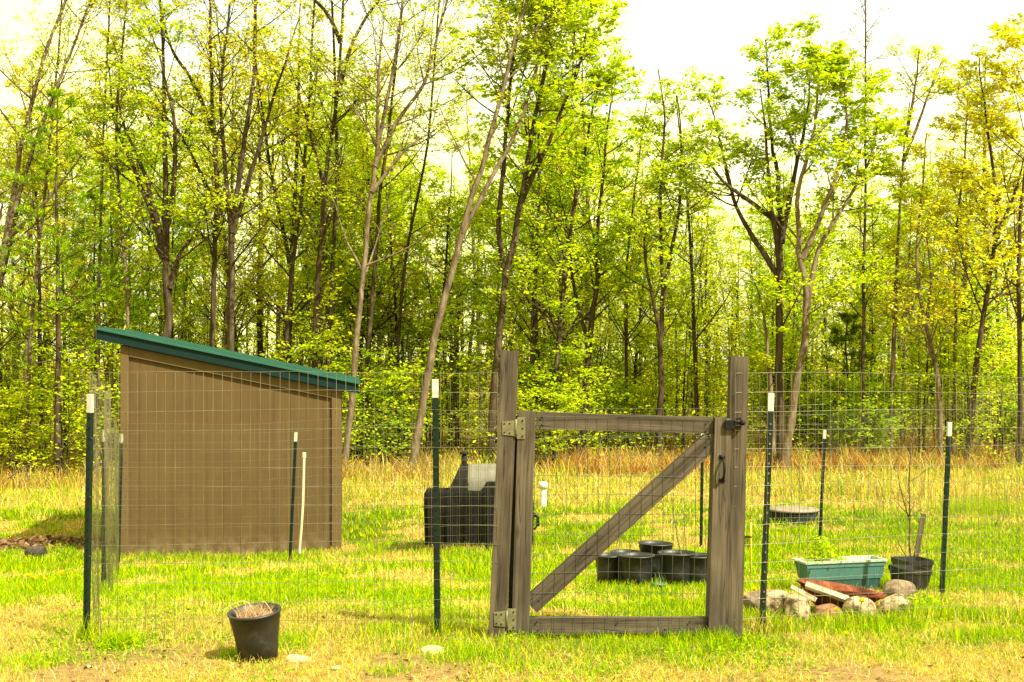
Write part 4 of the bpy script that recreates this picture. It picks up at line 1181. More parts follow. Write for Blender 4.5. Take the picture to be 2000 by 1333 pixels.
# ------------------------------------------------------------------ T-posts
def tpost(label, a, b_, tip=.098, rz=0.0, studs=True, group="green steel fence posts with white tips"):
    a = Vector(a); b_ = Vector(b_)
    L = (b_ - a).length
    t = bpy.data.objects.new("fence_post", None); COL.objects.link(t)
    t.location = a
    z = (b_ - a).normalized(); y = Vector((math.sin(rz), math.cos(rz), 0)); y = (y - z * y.dot(z)).normalized(); x = y.cross(z)
    t.rotation_mode = 'QUATERNION'; t.rotation_quaternion = Matrix((x, y, z)).transposed().to_quaternion()
    tag(t, label, "fence post", group)
    def seg(z0, z1, name, mat):
        bm = bmesh.new()
        bm_box(bm, 0, -.014, (z0 + z1) / 2, .034, .006, z1 - z0)
        bm_box(bm, 0, .0035, (z0 + z1) / 2, .006, .0286, z1 - z0)
        return bm_done(bm, name, mat, t, bevel=.0012, seg=1)
    seg(-.12, L - tip, "shaft", M['green_post'])
    seg(L - tip, L, "white_tip", M['white_tip'])
    if studs:
        bm = bmesh.new(); zz = .08; pr = [(0.0, -.0172)]
        while zz < L - tip - .02:
            pr += [(zz - .006, -.0172), (zz - .005, -.023), (zz + .005, -.023), (zz + .006, -.0172)]; zz += .054
        pr.append((L - tip, -.0172))
        rows_ = [(bm.verts.new((-.0045, y_, z_)), bm.verts.new((.0045, y_, z_))) for z_, y_ in pr]
        back = [bm.verts.new((sx, -.0165, z_)) for sx in (-.0045, .0045) for z_ in (0, L - tip)]
        for k_, (q0, q1) in enumerate(zip(rows_[:-1], rows_[1:])):
            f_ = bm.faces.new((q0[0], q0[1], q1[1], q1[0])); f_.material_index = 0 if k_ % 4 == 0 else 1
        if L > .9 and a.y < 10:
            for kc in range(4):
                zc_ = .16 + kc * (L - .4) / 3
                b2_ = bmesh.new()
                bm_tube(b2_, [(-.026, -.020, zc_ - .004), (-.019, -.005, zc_), (-.012, .004, zc_ + .002), (.012, .004, zc_ + .003), (.019, -.005, zc_ + .004), (.026, -.021, zc_ + .01)], .0016, 6)
                bm_done(b2_, "wire_clip", M['wire'], t, smooth_shade=True)
        so = bm_done(bm, "studs", M['green_post'], t)
        so.data.materials.append(M['green_post'] if isinstance(studs, bool) else studs)
    return t
def post_px(label, uv_b, uv_t, D, **kw):
    b_ = P(uv_b[0], uv_b[1], D); t_ = P(uv_t[0], uv_t[1], D)
    return tpost(label, b_, t_, **kw)
post_px("green steel post at the front left corner of the wire fence", (170, 1262), (178.5, 770), 7.10, tip=.10, rz=.5)
post_px("green steel post between the shed and the left gate post, front fence", (855, 1238), (851, 741), 7.17, tip=.10, rz=.1)
post_px("dark green steel post with bright studs just right of the gate", (1487, 1222), (1505, 768), 7.30, studs=M['wire'], rz=-.1)  # stud faces take a lighter material that paints in their glint
post_px("green steel post furthest right, past the potted sapling", (1838, 1165), (1853, 825), 9.3, rz=-.4)
post_px("thin green steel post behind the teal planter", (1601, 1062), (1611, 840), 14.5, rz=.2)
post_px("green steel post in front of the shed wall beside the cream pole", (567, 1097), (579, 845), 14.3, rz=.2)
post_px("green steel post partly hidden by the gate's latch side stile", (1369, 1066), (1372, 846), 14.4, rz=.1)
post_px("second post from the front along the left side fence", (203, 1142), (204.5, 840), 11.0, rz=.9)
post_px("rear left corner post in line with the shed's left edge", (232, 1092), (238, 848), 14.4, rz=.6)

# ------------------------------------------------------------------ wire fences
def fence(label, A, B, h=1.47, **kw):
    o = wire_grid("wire_fence", A, B, h, .0508, .1016, None, **kw)
    return tag(o, label, "wire fence", "welded wire fence runs")
fence("front run of welded wire fence from the left corner post to the gate", (-2.26, 7.125), (-.075, 7.10), r=.0011, slack=.012, wav=.009)
fence("front run of welded wire fence right of the gate", (1.19, 7.09), (3.15, 7.9), r=.0011, slack=.010, wav=.007)
fence("left side run of wire fence seen almost edge-on", (-2.24, 7.15), (-4.25, 14.4), r=.0009, slack=.03)
fence("rear run of wire fence passing in front of the shed and grill", (-4.25, 14.35), (3.42, 14.45), r=.0012, slack=.02, wav=.012, h=1.5)
fence("right side run of wire fence behind the teal planter", (3.15, 7.9), (3.42, 14.45), r=.0008, slack=.02)

# ------------------------------------------------------------------ pots
def round_pot(label, x, y, r_top, r_bot, h, group=None, tilt=None, soil=.8, name="plant_pot", z=None, mat=None):
    z = G(x, y) if z is None else z
    t = thing(name, label, "plant pot", (x, y, z), 0, group)
    if tilt: t.rotation_euler = tilt
    bm = bmesh.new()
    th_ = .004
    lip = .012
    prof = [(0, .002), (r_bot, 0.0), (r_bot + (r_top - r_bot) * .5, h * .5), (r_top - .004, h - .045), (r_top, h - .042), (r_top, h - .012), (r_top + lip * .6, h - .010), (r_top + lip * .7, h), (r_top - th_, h + .001), (r_top - th_ * 2, h - .03),
            (r_bot + (r_top - r_bot) * soil - .006, h * soil - .004)]
    bm_lathe(bm, prof, 40)
    bm_done(bm, "pot_body", mat or M['pot'], t, smooth_shade=True)
    bm = bmesh.new()
    rs = r_bot + (r_top - r_bot) * soil - .007
    bm_lathe(bm, [(rs, h * soil - .006), (rs * .7, h * soil + .004), (rs * .35, h * soil + .012), (0, h * soil + .01)], 28)
    bmesh.ops.subdivide_edges(bm, edges=list(bm.edges), cuts=1)
    for v_ in bm.verts: v_.co.z += random.uniform(-.004, .006)
    bm_done(bm, "soil", M['soil'], t, smooth_shade=True)
    return t

D = 6.57
xb = px(506, D)
rp = round_pot("tilted black plastic pot of dead grass in front of the wire fence", xb, D, .124, .092, .250, soil=.86, tilt=(math.radians(5), math.radians(-6), .3))
# dead grass tuft in it
S = Soup(); N = 420
a = rng.uniform(0, 6.28, N); r_ = .085 * np.sqrt(rng.random(N))
zt = G(xb, D) + .214
x = xb - .022 + r_ * np.cos(a); y = D - .02 + r_ * np.sin(a)
S.add(*blades(N, x, y, rng.uniform(.03, .10, N), rng.uniform(.0015, .003, N), rng.uniform(.4, 1.1, N), pick(np.array([[.5, .34, .18], [.62, .47, .26], [.34, .2, .1]]), N, .2), z0=np.full(N, zt), nseg=3))
# two long arching straws
for (du, dv) in ((-68, -20), (28, -5)):
    c0 = np.array([xb - .01, D - .03, zt + .02]); c1 = np.array([xb + du * .5 * D / F, D - .04, zt + .085]); c2 = np.array([xb + du * D / F, D - .05, zt + .03 + dv * -.0005])
    S.tubes(resample([c0, (c0 * .5 + c1 * .5) + [0, 0, .03], c1, c2], 12)[None], np.full((1, 12), .0016), 4, np.array([.6, .5, .28]))
tuft = S.build("dead_grass_tuft", M['grass'], None, False)
tag(tuft, "dry tan grass tuft growing out of the tilted black pot", "dead plant")

GP = "black pots clustered behind the gate"
s = 10.2 / F
round_pot("leftmost black pot of the cluster behind the gate", px(1189, 10.15), 10.15, .104, .083, .245, GP, soil=.7)
round_pot("black pot peeking out behind the leftmost pot of the cluster", px(1222, 10.5), 10.5, .115, .09, .265, GP, soil=.7)
round_pot("second black pot from the left, tapered and nearest the camera", px(1244, 10.02), 10.02, .129, .10, .25, GP, soil=.75)
round_pot("tallest black pot standing at the back of the cluster", px(1278, 10.55), 10.55, .132, .105, .325, GP, soil=.8, tilt=(0, math.radians(2), 0))
round_pot("wide black pot holding the thin bare stem", px(1322, 10.05), 10.05, .137, .115, .27, GP, soil=.8)
round_pot("rightmost black pot half hidden by the gate's latch side", px(1362, 10.05), 10.05, .125, .105, .25, GP, soil=.8)
round_pot("small green pot with sprouting blades in front of the black pots", px(1288, 9.86), 9.86, .044, .034, .045, None, soil=.8, mat=M['green_plastic'])
S = Soup(); N = 14; xg, yg = px(1288, 9.86), 9.86
S.add(*blades(N, xg + rng.normal(0, .02, N), yg + rng.normal(0, .015, N), rng.uniform(.05, .1, N), np.full(N, .004), rng.uniform(.2, .8, N), pick(np.array([[.35, .55, .2]]), N), z0=np.full(N, G(xg, yg) + .04)))
tag(S.build("seedling", M['leaf'], None, False), "pale green blades sprouting in the small green pot", "seedling")

def stem_plant(name, label, cat, base, uvs, D_, r0, twigs=0, mat='bark_pale', tl=.15, extra=None):
    S = Soup(); main = [np.array([px(u, D_), D_ + .01 * i, pz(v, D_)]) for i, (u, v) in enumerate(uvs)]
    tp = resample(main, 16, .002)
    S.tubes(tp[None], np.linspace(r0, r0 * .3, 16)[None], 6)
    if twigs:
        b1, r1, l1 = grow(tp[None], np.linspace(r0, r0 * .4, 16)[None], twigs, .15, .98, tl, .4, 45, .06, 5, .5, .07, .3)
        S.tubes(b1, np.maximum(r1, .0012), 3)
        b2, r2, l2 = grow(b1, r1, 2, .3, 1, l1 * .4, .4, 40, .05, 4, .6, .08, .3)
        S.tubes(b2, np.maximum(r2, .001), 3)
    for e in (extra or []):
        ep = resample([np.array([px(u, D_), D_ + .03 * (i + 1), pz(v, D_)]) for i, (u, v) in enumerate(e)], 10, .002)
        S.tubes(ep[None], np.linspace(r0 * .6, r0 * .25, 10)[None], 5)
    o = S.build(name, M[mat], None, True)
    return tag(o, label, cat)
stem_plant("bare_stem", "thin reddish bare stem rising from the wide black pot", "bare plant", None, [(1330, 1082), (1322, 1045), (1318, 1010), (1310, 960)], 10.05, .006, 3, tl=.12)
stem_plant("bare_stem", "wispy pale dead stem standing behind the black pots", "bare plant", None, [(1343, 1100), (1338, 1050), (1336, 1000), (1340, 985)], 10.7, .004, 5, tl=.1)
stem_plant("potted_sapling", "bare pale sapling growing from the square black pots", "bare sapling", None, [(1782, 1105), (1776, 1075), (1779, 1010), (1777, 950), (1782, 880), (1785, 850), (1795, 832), (1815, 820)], 10.1, .0085, 6, tl=.24,
           extra=[[(1779, 1020), (1770, 985), (1763, 940), (1757, 900)], [(1779, 1010), (1762, 990), (1750, 975)], [(1780, 1010), (1800, 1000), (1818, 985)], [(1776, 1095), (1762, 1070), (1755, 1050)], [(1790, 1105), (1792, 1070), (1786, 1040)]])

# square nested pots
def square_pot(label, x, y, wt, wb, h, tilt, dz=0.0):
    t = thing("plant_pot", label, "plant pot", (x, y, G(x, y) + dz), .25, "nested square black pots")
    t.rotation_euler = (0, tilt, .22)
    bm = bmesh.new()
    def ring(w_, z_): 
        c = .18 * w_
        return [bm.verts.new((sx * w_ / 2 * (1 if k else .8), sy * w_ / 2 * (.8 if k else 1), z_)) for sx, sy, k in ((-1, -1, 0), (1, -1, 0), (1, -1, 1), (1, 1, 1), (1, 1, 0), (-1, 1, 0), (-1, 1, 1), (-1, -1, 1))]
    rs = [ring(wb, 0), ring(wt * .985, h - .035), ring(wt * 1.03, h - .034), ring(wt * 1.04, h), ring(wt * .97, h), ring(wt * .93, h * .75)]
    bm.faces.new(rs[0][::-1]); bm.faces.new(rs[-1])
    for a_, b_ in zip(rs[:-1], rs[1:]):
        for k in range(8): bm.faces.new((a_[k], a_[(k + 1) % 8], b_[(k + 1) % 8], b_[k]))
    bm_done(bm, "pot_body", M['pot'], t)
    bm = bmesh.new(); vs_ = ring(wt * .92, h * .8); bm.faces.new(vs_); bm_done(bm, "soil", M['soil'], t)
square_pot("front square black pot, leaning, below the bare sapling", px(1775, 9.68), 9.68, .235, .17, .185, math.radians(4))
square_pot("rear square black pot just behind the leaning one", px(1781, 9.95), 9.95, .235, .18, .235, math.radians(1))
single_board("stake", "grey flat wooden stake leaning right in the square pots", "wooden stake", P(1787, 1100, 10.15), P(1804, 1004, 10.2), .038, .012, M['wood'], bevel=.001)

# ------------------------------------------------------------------ teal planter trough
def build_planter():
    Dp = 9.72
    x, y = px(1643, Dp), Dp + .04
    z = G(x, y)
    t = thing("planter_trough", "teal plastic trough planter on the grass behind the fire pit", "planter", (x, y, z), math.radians(14))
    L, Wd, H = .63, .20, .235
    bm = bmesh.new()
    def ring(l_, w_, z_): return [bm.verts.new((sx * l_ / 2, sy * w_ / 2, z_)) for sx, sy in ((-1, -1), (1, -1), (1, 1), (-1, 1))]
    def skin(rs, cap0=True, cap1=False):
        if cap0: bm.faces.new(rs[0][::-1])
        if cap1: bm.faces.new(rs[-1])
        for a_, b_ in zip(rs[:-1], rs[1:]):
            for k in range(4): bm.faces.new((a_[k], a_[(k + 1) % 4], b_[(k + 1) % 4], b_[k]))
    k0 = .86
    f = lambda q: (k0 + (1 - k0) * q)
    skin([ring(L * f(.42), Wd * f(.42), H * .42), ring(L * f(.8), Wd * f(.8), H * .80), ring(L * f(.8) + .012, Wd * f(.8) + .012, H * .81), ring(L, Wd, H - .012)])
    bm_done(bm, "trough", M['teal'], t, bevel=0)
    bm = bmesh.new()
    skin([ring(L * f(0), Wd * f(0), 0), ring(L * f(.42) - .012, Wd * f(.42) - .012, H * .42)], True, True)
    bm_done(bm, "lower_base", M['teal_dark'], t, bevel=.006)  # lower part of the planter, a darker teal than the trough
    bm = bmesh.new()
    skin([ring(L - .03, Wd - .03, H - .012), ring(L + .022, Wd + .022, H - .014), ring(L + .026, Wd + .026, H), ring(L - .02, Wd - .02, H + .002), ring(L - .04, Wd - .04, H - .05)], False)
    bm_done(bm, "rim", M['teal_rim'], t)
    bm = bmesh.new()
    bm.faces.new(ring(L - .045, Wd - .045, H - .04)); bm_done(bm, "soil", M['soil'], t)
    # weeds growing at the left end
    S = Soup()
    c, sn = math.cos(math.radians(14)), math.sin(math.radians(14))
    N = 800
    lx = rng.normal(-.14, .07, N); ly = rng.normal(0, .05, N); lz = H - .02 + rng.random(N) * (.17 * np.exp(-((lx + .14) / .08) ** 2) + .02)
    S.add(*leafquads(np.stack([x + lx * c - ly * sn, y + lx * sn + ly * c, z + lz], -1), rng.uniform(.015, .035, N), .5, pick(np.vstack([GREEN, LIME]), N, .2)))
    st = []
    for k in range(14):
        a = np.array([rng.normal(-.14, .05), rng.normal(0, .04)]); q = a + rng.normal(0, .03, 2)
        f2 = lambda v_, zz: np.array([x + v_[0] * c - v_[1] * sn, y + v_[0] * sn + v_[1] * c, z + zz])
        st.append(np.array([f2(a, H - .05), f2((a + q) / 2, H), f2(q, H + .09 * rng.random() + .02)]))
    S.tubes(np.array(st), np.full((14, 3), .0015), 3, np.array([.2, .36, .03]))
    tag(S.build("seedlings", M['leaf'], None, False), "bright green leafy seedlings growing in the left end of the teal planter", "plants")
build_planter()

# ------------------------------------------------------------------ rocks and fire pit
def rock(label, u, v, w, h, D_, mat, seed, group="stones ringed round the fire pit", flat=1.0, cat="rock", depth=None, name="rock", cover=True):
    s = D_ / F
    if group and group.startswith('stones'): v -= 5; h *= 1.22; w *= 1.08
    c = P(u, v, D_)
    bm = bmesh.new()
    bmesh.ops.create_icosphere(bm, subdivisions=4, radius=1.0)
    r_ = random.Random(seed)
    ax = [Vector((r_.gauss(0, 1), r_.gauss(0, 1), r_.gauss(0, 1))).normalized() for _ in range(9)]
    off = [r_.uniform(.62, .95) for _ in ax]
    ph = [r_.uniform(0, 6.28) for _ in range(6)]
    for v_ in bm.verts:
        p_ = v_.co.copy()
        for a_, o_ in zip(ax, off):              # chip flat facets
            d_ = p_.dot(a_)
            if d_ > o_: p_ -= a_ * (d_ - o_) * .75
        p_ *= 1 + .035 * math.sin(p_.x * 4 + ph[0]) * math.sin(p_.y * 5 + ph[1]) + .022 * math.sin(p_.z * 9 + ph[2]) * math.sin(p_.x * 8 + ph[3])
        v_.co = p_
    xs_ = [v_.co.x for v_ in bm.verts]; zs_ = [v_.co.z for v_ in bm.verts]
    sx = w * s / (max(xs_) - min(xs_)); sz = h * s / (max(zs_) - min(zs_))
    dd = depth or w * s * .85
    for v_ in bm.verts: v_.co = Vector((v_.co.x * sx, v_.co.y * dd / 2, v_.co.z * sz))
    o = bm_done(bm, name, M[mat], None, loc=c, smooth_shade=True)
    return tag(o, label, cat, group)
rock("big tan boulder right of the studded green post", 1517, 1190, 56, 54, 7.95, 'rock_tan', 3)
rock("rounded tan boulder second in the front row of the fire pit ring", 1556, 1200, 50, 66, 7.85, 'rock_tan', 8)
rock("low reddish stone between the pale boulders at the front of the fire pit", 1617, 1203, 50, 30, 7.9, 'rock_red', 5)
rock("mottled tan boulder front centre of the fire pit ring", 1677, 1197, 64, 46, 7.9, 'rock_tan', 13)
rock("tan boulder at the front right of the fire pit ring", 1750, 1190, 66, 42, 8.0, 'rock_tan', 21)
rock("smooth grey-brown domed stone at the back right of the fire pit", 1754, 1160, 62, 36, 8.45, 'rock_grey', 34)
rock("small pale stone lying in the middle of the rusty pan", 1697, 1158, 26, 16, 8.5, 'rock_tan', 55, None)
rock("tiny pale stone left of the small stone in the pan", 1670, 1155, 18, 12, 8.5, 'rock_tan', 56, None)
rock("mossy dark stone behind the studded green post", 1478, 1180, 52, 40, 8.3, 'rock_grey', 41)
rock("flat reddish-brown stone behind the boulders beside the studded post", 1505, 1170, 44, 22, 8.4, 'rock_red', 43)
rock("pale yellow flat stone on the ground right of the tilted black pot", 581, 1291, 54, 26, 6.55, 'rock_pale', 61, "pale stones on the bare ground", depth=.12)
rock("pale wedge-shaped stone on the ground between the green post and the gate", 846, 1273, 48, 28, 6.75, 'rock_pale', 62, "pale stones on the bare ground", depth=.1)
rock("small white pebble left of the tilted pot near the corner post", 172, 1303, 12, 7, 6.4, 'rock_pale', 66, "pale stones on the bare ground")
rock("small pale stone at the bottom edge right of the pale flat stone", 655, 1305, 20, 9, 6.35, 'rock_pale', 68, "pale stones on the bare ground")
rock("dark lump of stone by the leaf heap left of the shed", 72, 1078, 42, 26, 15.3, 'rock_dark', 71, None)

# rusty fire pan
Dp = 8.25
fx, fy = px(1645, Dp), Dp
t = thing("fire_pan", "rusted steel fire pan resting inside the ring of stones", "fire pit", (fx, fy, G(fx, fy)), .1)
bm = bmesh.new()
seg = 8
prof = [(.0, .035), (.17, .035), (.265, .125), (.285, .128), (.283, .119), (.262, .113), (.172, .024), (0, .024)]
bm_lathe(bm, prof, seg)
for v_ in bm.verts:
    v_.co.y *= .8; v_.co.x *= 1.02
    v_.co.z += .045 * (-v_.co.x) / .28 * (v_.co.z > .1) + random.uniform(-.003, .003)
    v_.co.z += .02
bm_done(bm, "pan", M['rust'], t)
bm = bmesh.new()
for k in range(4):
    a = math.pi / 4 + k * math.pi / 2
    bm_tube(bm, [(.15 * math.cos(a), .12 * math.sin(a), .06), (.19 * math.cos(a), .16 * math.sin(a), -.03)], .009, 6)
bm_done(bm, "legs", M['rust'], t)
bm = bmesh.new()
bm_lathe(bm, [(.0, .085), (.1, .083), (.2, .07)], 20)
for v_ in bm.verts: v_.co.z += random.uniform(-.008, .012); v_.co.y *= .8
bm_done(bm, "ash", M['rust'], t)
single_board("scrap_board", "long pale weathered board slanting across the rusty fire pan", "wooden board", P(1574, 1143, 8.08), P(1657, 1172, 7.98), .058, .03, M['board'], bevel=.002, front=Vector((0, .5, .85)))
single_board("scrap_board", "short pale board poking out left behind the long board", "wooden board", P(1549, 1148, 8.12), P(1590, 1170, 8.0), .055, .028, M['board'], bevel=.002, front=Vector((0, .5, .85)))
single_board("scrap_board", "dark charred stick lying across the back of the fire pan", "wooden board", P(1635, 1158, 8.4), P(1722, 1166, 8.3), .03, .02, M['rust'], bevel=.002)

# leafy weeds by the rocks
def weed(label, u, D_, n_, r_, h_, pal=GREEN, ls=.03):
    x0, y0 = px(u, D_), D_; z0 = G(x0, y0)
    S = Soup(); a = rng.uniform(0, 6.28, n_); rr_ = r_ * np.sqrt(rng.random(n_))
    z = z0 + rng.random(n_) * h_ * (1 - (rr_ / r_) ** 2 * .7)
    S.add(*leafquads(np.stack([x0 + rr_ * np.cos(a), y0 + rr_ * np.sin(a), z], -1), rng.uniform(.6, 1.4, n_) * ls, .5, pick(pal, n_, .2)))
    k = 12; st = []
    for i in range(k):
        e = rng.normal(0, r_ * .5, 2); st.append(np.array([[x0 + e[0] * .3, y0 + e[1] * .3, z0 - .01], [x0 + e[0] * .7, y0 + e[1] * .7, z0 + h_ * .5], [x0 + e[0], y0 + e[1], z0 + h_ * .9]]))
    S.tubes(np.array(st), np.full((k, 3), .0015), 3, np.array([.2, .36, .03]))
    tag(S.build("weed", M['leaf'], None, False), label, "weed", "leafy weeds in the lawn")
weed("leafy green weeds just right of the fire pit boulders", 1800, 8.1, 420, .13, .13)
weed("green leafy weed growing between fire pit and teal planter", 1655, 9.0, 420, .2, .10, LIME)
weed("small leafy weed at the foot of the hinge side stile", 1010, 7.13, 90, .06, .06, GREEN, .02)
weed("small leafy weed under the left end of the bottom rail", 1042, 7.16, 60, .03, .05, GREEN, .02)
weed("green weed patch right of the front left corner post", 232, 6.95, 320, .12, .07, GREEN, .025)

# ------------------------------------------------------------------ covered grill
def build_grill():
    D_ = 14.95
    s = D_ / F
    bx = px(935, D_); z0 = G(bx, D_)
    t = thing("barrel_grill", "black covered barrel grill with a chimney behind the left gate post", "grill", (bx, D_, z0))
    # pleated cover
    S = Soup()
    def outline(f, n=220):
        """front/side loop at fraction f (0 top .. 1 bottom)"""
        pts = []
        hw = .60 * (1 - .085 * f); hd = .26 * (1 - .05 * f)
        per = [(-hw, -hd), (hw, -hd), (hw, hd), (-hw, hd)]
        c = []
        for k in range(4):
            a, b_ = per[k], per[(k + 1) % 4]
            for j in range(n // 4):
                q = j / (n // 4); c.append((a[0] + (b_[0] - a[0]) * q, a[1] + (b_[1] - a[1]) * q))
        c = np.array(c); th_ = np.arange(len(c))
        fold = (.010 + .020 * f) * (np.sin(th_ * .62) + .6 * np.sin(th_ * 1.31 + 1) + .4 * np.sin(th_ * .23))
        nrm = c / np.linalg.norm(c, axis=1, keepdims=True)
        nrm = np.where(np.abs(c[:, :1]) > hw * .999, np.array([[1.0, 0]]) * np.sign(c[:, :1]), np.array([[0, 1.0]]) * np.sign(c[:, 1:2]))
        c = c + nrm * fold[:, None] * (np.minimum(1, f * 4))
        return c
    rows = []
    zt, zb = pz(957, D_) - z0, .0
    fs = [0, .03, .12, .3, .5, .7, .85, 1.0]
    n = 220
    for f in fs:
        c = outline(f, n)
        z = zt + (zb + .03 - zt) * f + (.006 * np.sin(np.arange(len(c)) * .5) if f == 1 else 0)
        if f < .5:   # the cover climbs over the side table on the right
            z = z + (1 - f * 2) * .10 * smooth(.02, .32, c[:, 0]) 
        sc_ = .97 if f == 0 else 1
        rows.append(np.stack([c[:, 0] * sc_, c[:, 1] * sc_, z * np.ones(len(c))], -1))
    top_ring = rows[0] * np.array([.04, .04, 1]); 
    rows = [top_ring] + rows
    V = np.array(rows); nn = V.shape[1]
    q = []
    for k in range(len(V) - 1):
        for j in range(nn): q.append((k * nn + j, k * nn + (j + 1) % nn, (k + 1) * nn + (j + 1) % nn, (k + 1) * nn + j))
    S.add(V.reshape(-1, 3), q); S.build("cover", M['cover'], t, False, world=False)
    # barrel body with lid (axis along x)
    zc = pz(958, D_) - z0; R = .29; x0, x1 = px(914, D_) - bx, .60
    yb = .12
    bm = bmesh.new()
    arc = [(R * math.sin(a) * .74, R * math.cos(a)) for a in np.linspace(-math.pi * .5, math.pi * .5, 22)]
    rings = []
    for xx in (x0, x0 + .02, x1):
        k = 1.0 if xx != x0 else .97
        rings.append([bm.verts.new((xx, yb + a_ * k, zc + b_ * k)) for a_, b_ in arc])
    for r0_, r1_ in zip(rings[:-1], rings[1:]):
        for k in range(len(arc) - 1): bm.faces.new((r0_[k], r0_[k + 1], r1_[k + 1], r1_[k]))
    bm_done(bm, "lid", M['grill_lid'], t, smooth_shade=True)
    bm = bmesh.new()
    # firebox end piece leaning out to the left
    prof = [(-.235, 0), (.235, 0), (.20, .15), (.13, .25), (.04, .288), (-.06, .285), (-.14, .24), (-.20, .14)]
    f0 = [bm.verts.new((x0 - .002, yb + a_, zc + b_)) for a_, b_ in prof]; f1 = [bm.verts.new((x0 - .09 - .13 * (1 - b_ / .29), yb + a_ * .92, zc + b_ * .96)) for a_, b_ in prof]
    bm.faces.new(f0); bm.faces.new(f1[::-1])
    for k in range(len(prof)): bm.faces.new((f0[k], f1[k], f1[(k + 1) % len(prof)], f0[(k + 1) % len(prof)]))
    bm_done(bm, "end_cap", M['grill_dark'], t)
    bm = bmesh.new()
    cx = px(906, D_) - bx; zt_ = pz(905, D_) - z0 - .03
    bm_lathe(bm, [(.034, 0), (.034, .11), (.030, .112), (.030, .118)], 18, cx, yb, zt_)
    bm_lathe(bm, [(.0, .158), (.044, .150), (.05, .128), (.048, .12), (.0, .12)], 18, cx, yb, zt_)
    bm_done(bm, "chimney", M['grill_dark'], t, smooth_shade=True)
    bm = bmesh.new()
    bm_box(bm, (x0 + x1) / 2, yb - .19, zc + .07, x1 - x0 + .02, .03, .02)
    bm_done(bm, "lid_handle", M['grill_dark'], t, bevel=.004)
    for k in (0,):
        bm = bmesh.new()
        w0 = (px(1036, D_) - bx, -.05, .085 + .14)
        bmesh.ops.create_cone(bm, cap_ends=True, segments=24, radius1=.085, radius2=.085, depth=.05, matrix=Matrix.Translation((w0[0] - .01, w0[1], .09)) @ Matrix.Rotation(math.pi / 2, 4, 'Y'))
        bm_done(bm, "wheel", M['grill_dark'], t, bevel=.008)
    bm = bmesh.new()
    bmesh.ops.create_cone(bm, cap_ends=True, segments=20, radius1=.035, radius2=.035, depth=.025, matrix=Matrix.Translation((px(846, D_) - bx, -.24, .03)) @ Matrix.Rotation(math.pi / 2, 4, 'X'))
    bm_box(bm, px(846, D_) - bx + .02, -.22, .09, .02, .02, .10)
    bm_done(bm, "caster", M['grill_dark'], t)
    bm = bmesh.new()
    bm_tube(bm, [(.61, -.05, .38), (.66, -.05, .34), (.665, -.05, .25), (.62, -.05, .2)], .018, 8)
    bm_done(bm, "side_handle", M['grill_dark'], t, smooth_shade=True)
build_grill()

# ------------------------------------------------------------------ small standing things
# white capped pipe
D_ = 19.0; x = px(1061, D_)
t = thing("vent_pipe", "white capped plastic pipe standing in the dry grass seen through the gate", "pipe", (x, D_, G(x, D_)))
bm = bmesh.new(); h_ = pz(950, D_) - G(x, D_)
bm_tube(bm, [(0, 0, -.1), (0, 0, h_)], .047, 20); bm_done(bm, "pipe", M['pvc'], t, smooth_shade=False)
bm = bmesh.new(); bm_lathe(bm, [(.056, h_ - .03), (.064, h_ - .03), (.066, h_ + .04), (.055, h_ + .06), (0, h_ + .065)], 24); bm_done(bm, "cap", M['pvc'], t, smooth_shade=True)
# cream pole
o = bpy.data.objects.new("garden_pole", None)
bm = bmesh.new(); a, b_ = P(585, 1082, 14.5), P(594, 893, 14.7)
bm_tube(bm, [a, a.lerp(b_, .5) + Vector((.012, 0, 0)), b_], .014, 10)
bm_tube(bm, [b_ - Vector((0, 0, .01)), b_ + Vector((0, 0, .05))], .022, 10)
o.name = "unused"; bpy.data.objects.remove(o)
tag(bm_done(bm, "garden_pole", M['cream'], None), "cream-coloured pole leaning beside the green post in front of the shed", "pole")
# septic riser
D_ = 16.9; x = px(1550, D_); z0 = G(x, D_)
t = thing("tank_cover", "round black tank cover with a dusty brown lid in the far lawn", "tank cover", (x, D_, z0))
bm = bmesh.new(); R = .30
pr = [(R, -.05)]
for k in range(6):
    zz = .02 + k * .022; pr += [(R, zz), (R + .009, zz + .006), (R + .009, zz + .014), (R, zz + .02)]
pr += [(R - .01, .155)]
bm_lathe(bm, pr, 48); bm_done(bm, "riser_ring", M['riser'], t)
bm = bmesh.new(); bm_lathe(bm, [(R - .02, .15), (R + .02, .15), (R + .022, .172), (R, .18), (R * .6, .196), (0, .20)], 48); bm_done(bm, "lid", M['riser_lid'], t, smooth_shade=True)
# tined tool with yellow handle
D_ = 11.5; x = px(1460, D_); 
t = thing("garden_rake", "short-tined dark rake head with a yellow handle right of the latch post", "rake", (x, D_, G(x, D_)))
bm = bmesh.new(); zc = pz(1049, D_) - G(x, D_)
bm_box(bm, -.02, 0, zc, .11, .02, .012)
for k in range(7): bm_box(bm, -.068 + k * .016, 0, zc - .045, .005, .006, .085)
bm_done(bm, "rake_head", M['grill_dark'], t)
bm = bmesh.new(); bm_tube(bm, [(.028, 0, -.08), (.028, 0, zc), (.03, 0, pz(1021, D_) - G(x, D_))], .009, 8); bm_done(bm, "handle", M['yellow'], t, smooth_shade=True)

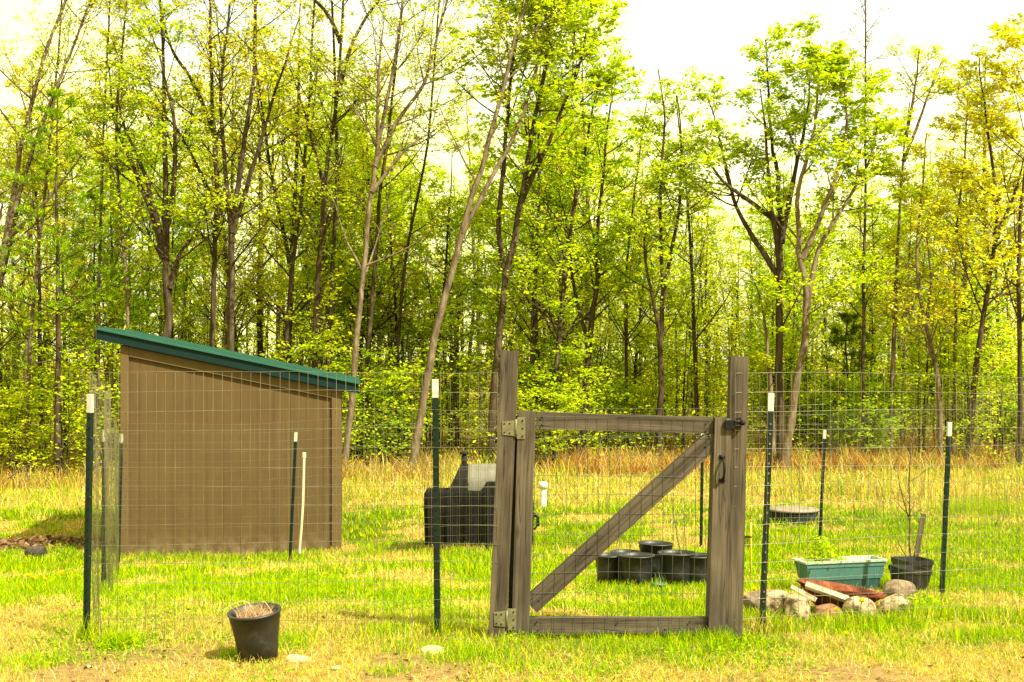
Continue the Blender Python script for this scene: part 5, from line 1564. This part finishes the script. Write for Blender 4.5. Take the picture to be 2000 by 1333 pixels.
# dandelions
S = Soup()
def dandelion_mesh():
    S = Soup()
    S.tubes(np.array([[[0, 0, 0], [.002, 0, .04], [.004, 0, .075]]]), np.full((1, 3), .0018), 4, np.array([.25, .4, .03]))
    N = 60; a = rng.uniform(0, 6.28, N); e = rng.uniform(.05, 1.2, N)
    d = np.stack([np.cos(a) * np.cos(e), np.sin(a) * np.cos(e), np.sin(e)], -1)
    c = np.array([.004, 0, .075]) + d * .008
    S.add(*leafquads(c, np.full(N, .02), .3, pick(np.array([[.85, .62, .0], [.85, .7, .01]]), N, .05), .3, d))
    return mesh_np("dandelion", np.concatenate(S.v), np.concatenate(S.q), np.concatenate(S.c))
dm = dandelion_mesh(); dm.materials.append(M['leaf'])
DU = [(325, 7.25, "in front of the wire fence, low on the left"), (60, 10.8, "far left of the corner post, leftmost of a loose row"), (88, 10.9, "second in the loose row left of the corner post"), (128, 11.0, "nearest the corner post in the left row"), (52, 10.1, "closest to the camera left of the corner post"),
      (195, 10.6, "behind the side fence beside the corner post"), (1075, 7.35, "just behind the gate's bottom rail, left end"), (1070, 8.9, "in the lawn behind the lower end of the brace"), (1098, 9.1, "right behind the brace's lower half"), (1310, 8.3, "below the black pots near the gate's latch side"),
      (1640, 7.6, "in front of the fire pit's reddish stone"), (1655, 6.9, "in the front grass below the fire pit"), (1677, 7.72, "against the mottled front boulder"), (1875, 9.9, "right of the furthest right post, upper"), (1885, 8.9, "right of the furthest right post, lower"), (1660, 11.5, "behind the teal planter"),
      (1470, 8.6, "by the mossy stone next to the latch post"), (640, 10.5, "midway between shed and middle fence post"), (560, 9.6, "behind the tilted black pot"), (900, 9.0, "left of the hinge side gate post"), (300, 12.3, "in front of the shed's left corner"), (1940, 11.6, "at the far right of the lawn")]
for i, (u, D_, where) in enumerate(DU):
    x = px(u, D_)
    o = bpy.data.objects.new("dandelion", dm); COL.objects.link(o)
    sc_ = random.uniform(.9, 1.5) * (1.3 if D_ > 9.5 else 1)
    o.location = (x, D_, G(x, D_)); o.rotation_euler = (random.uniform(-.2, .2), random.uniform(-.2, .2), random.uniform(0, 6)); o.scale = (sc_,) * 3
    tag(o, "yellow dandelion " + where, "dandelion", "dandelions scattered over the lawn")

# curled dry weed and grass stalks by the wood edge at left
stem_plant("dead_branch", "pale dead branch sticking out of the grass at the far left", "dead branch", None, [(15, 935), (30, 925), (45, 908), (56, 935)], 22, .02, 5, tl=.4)
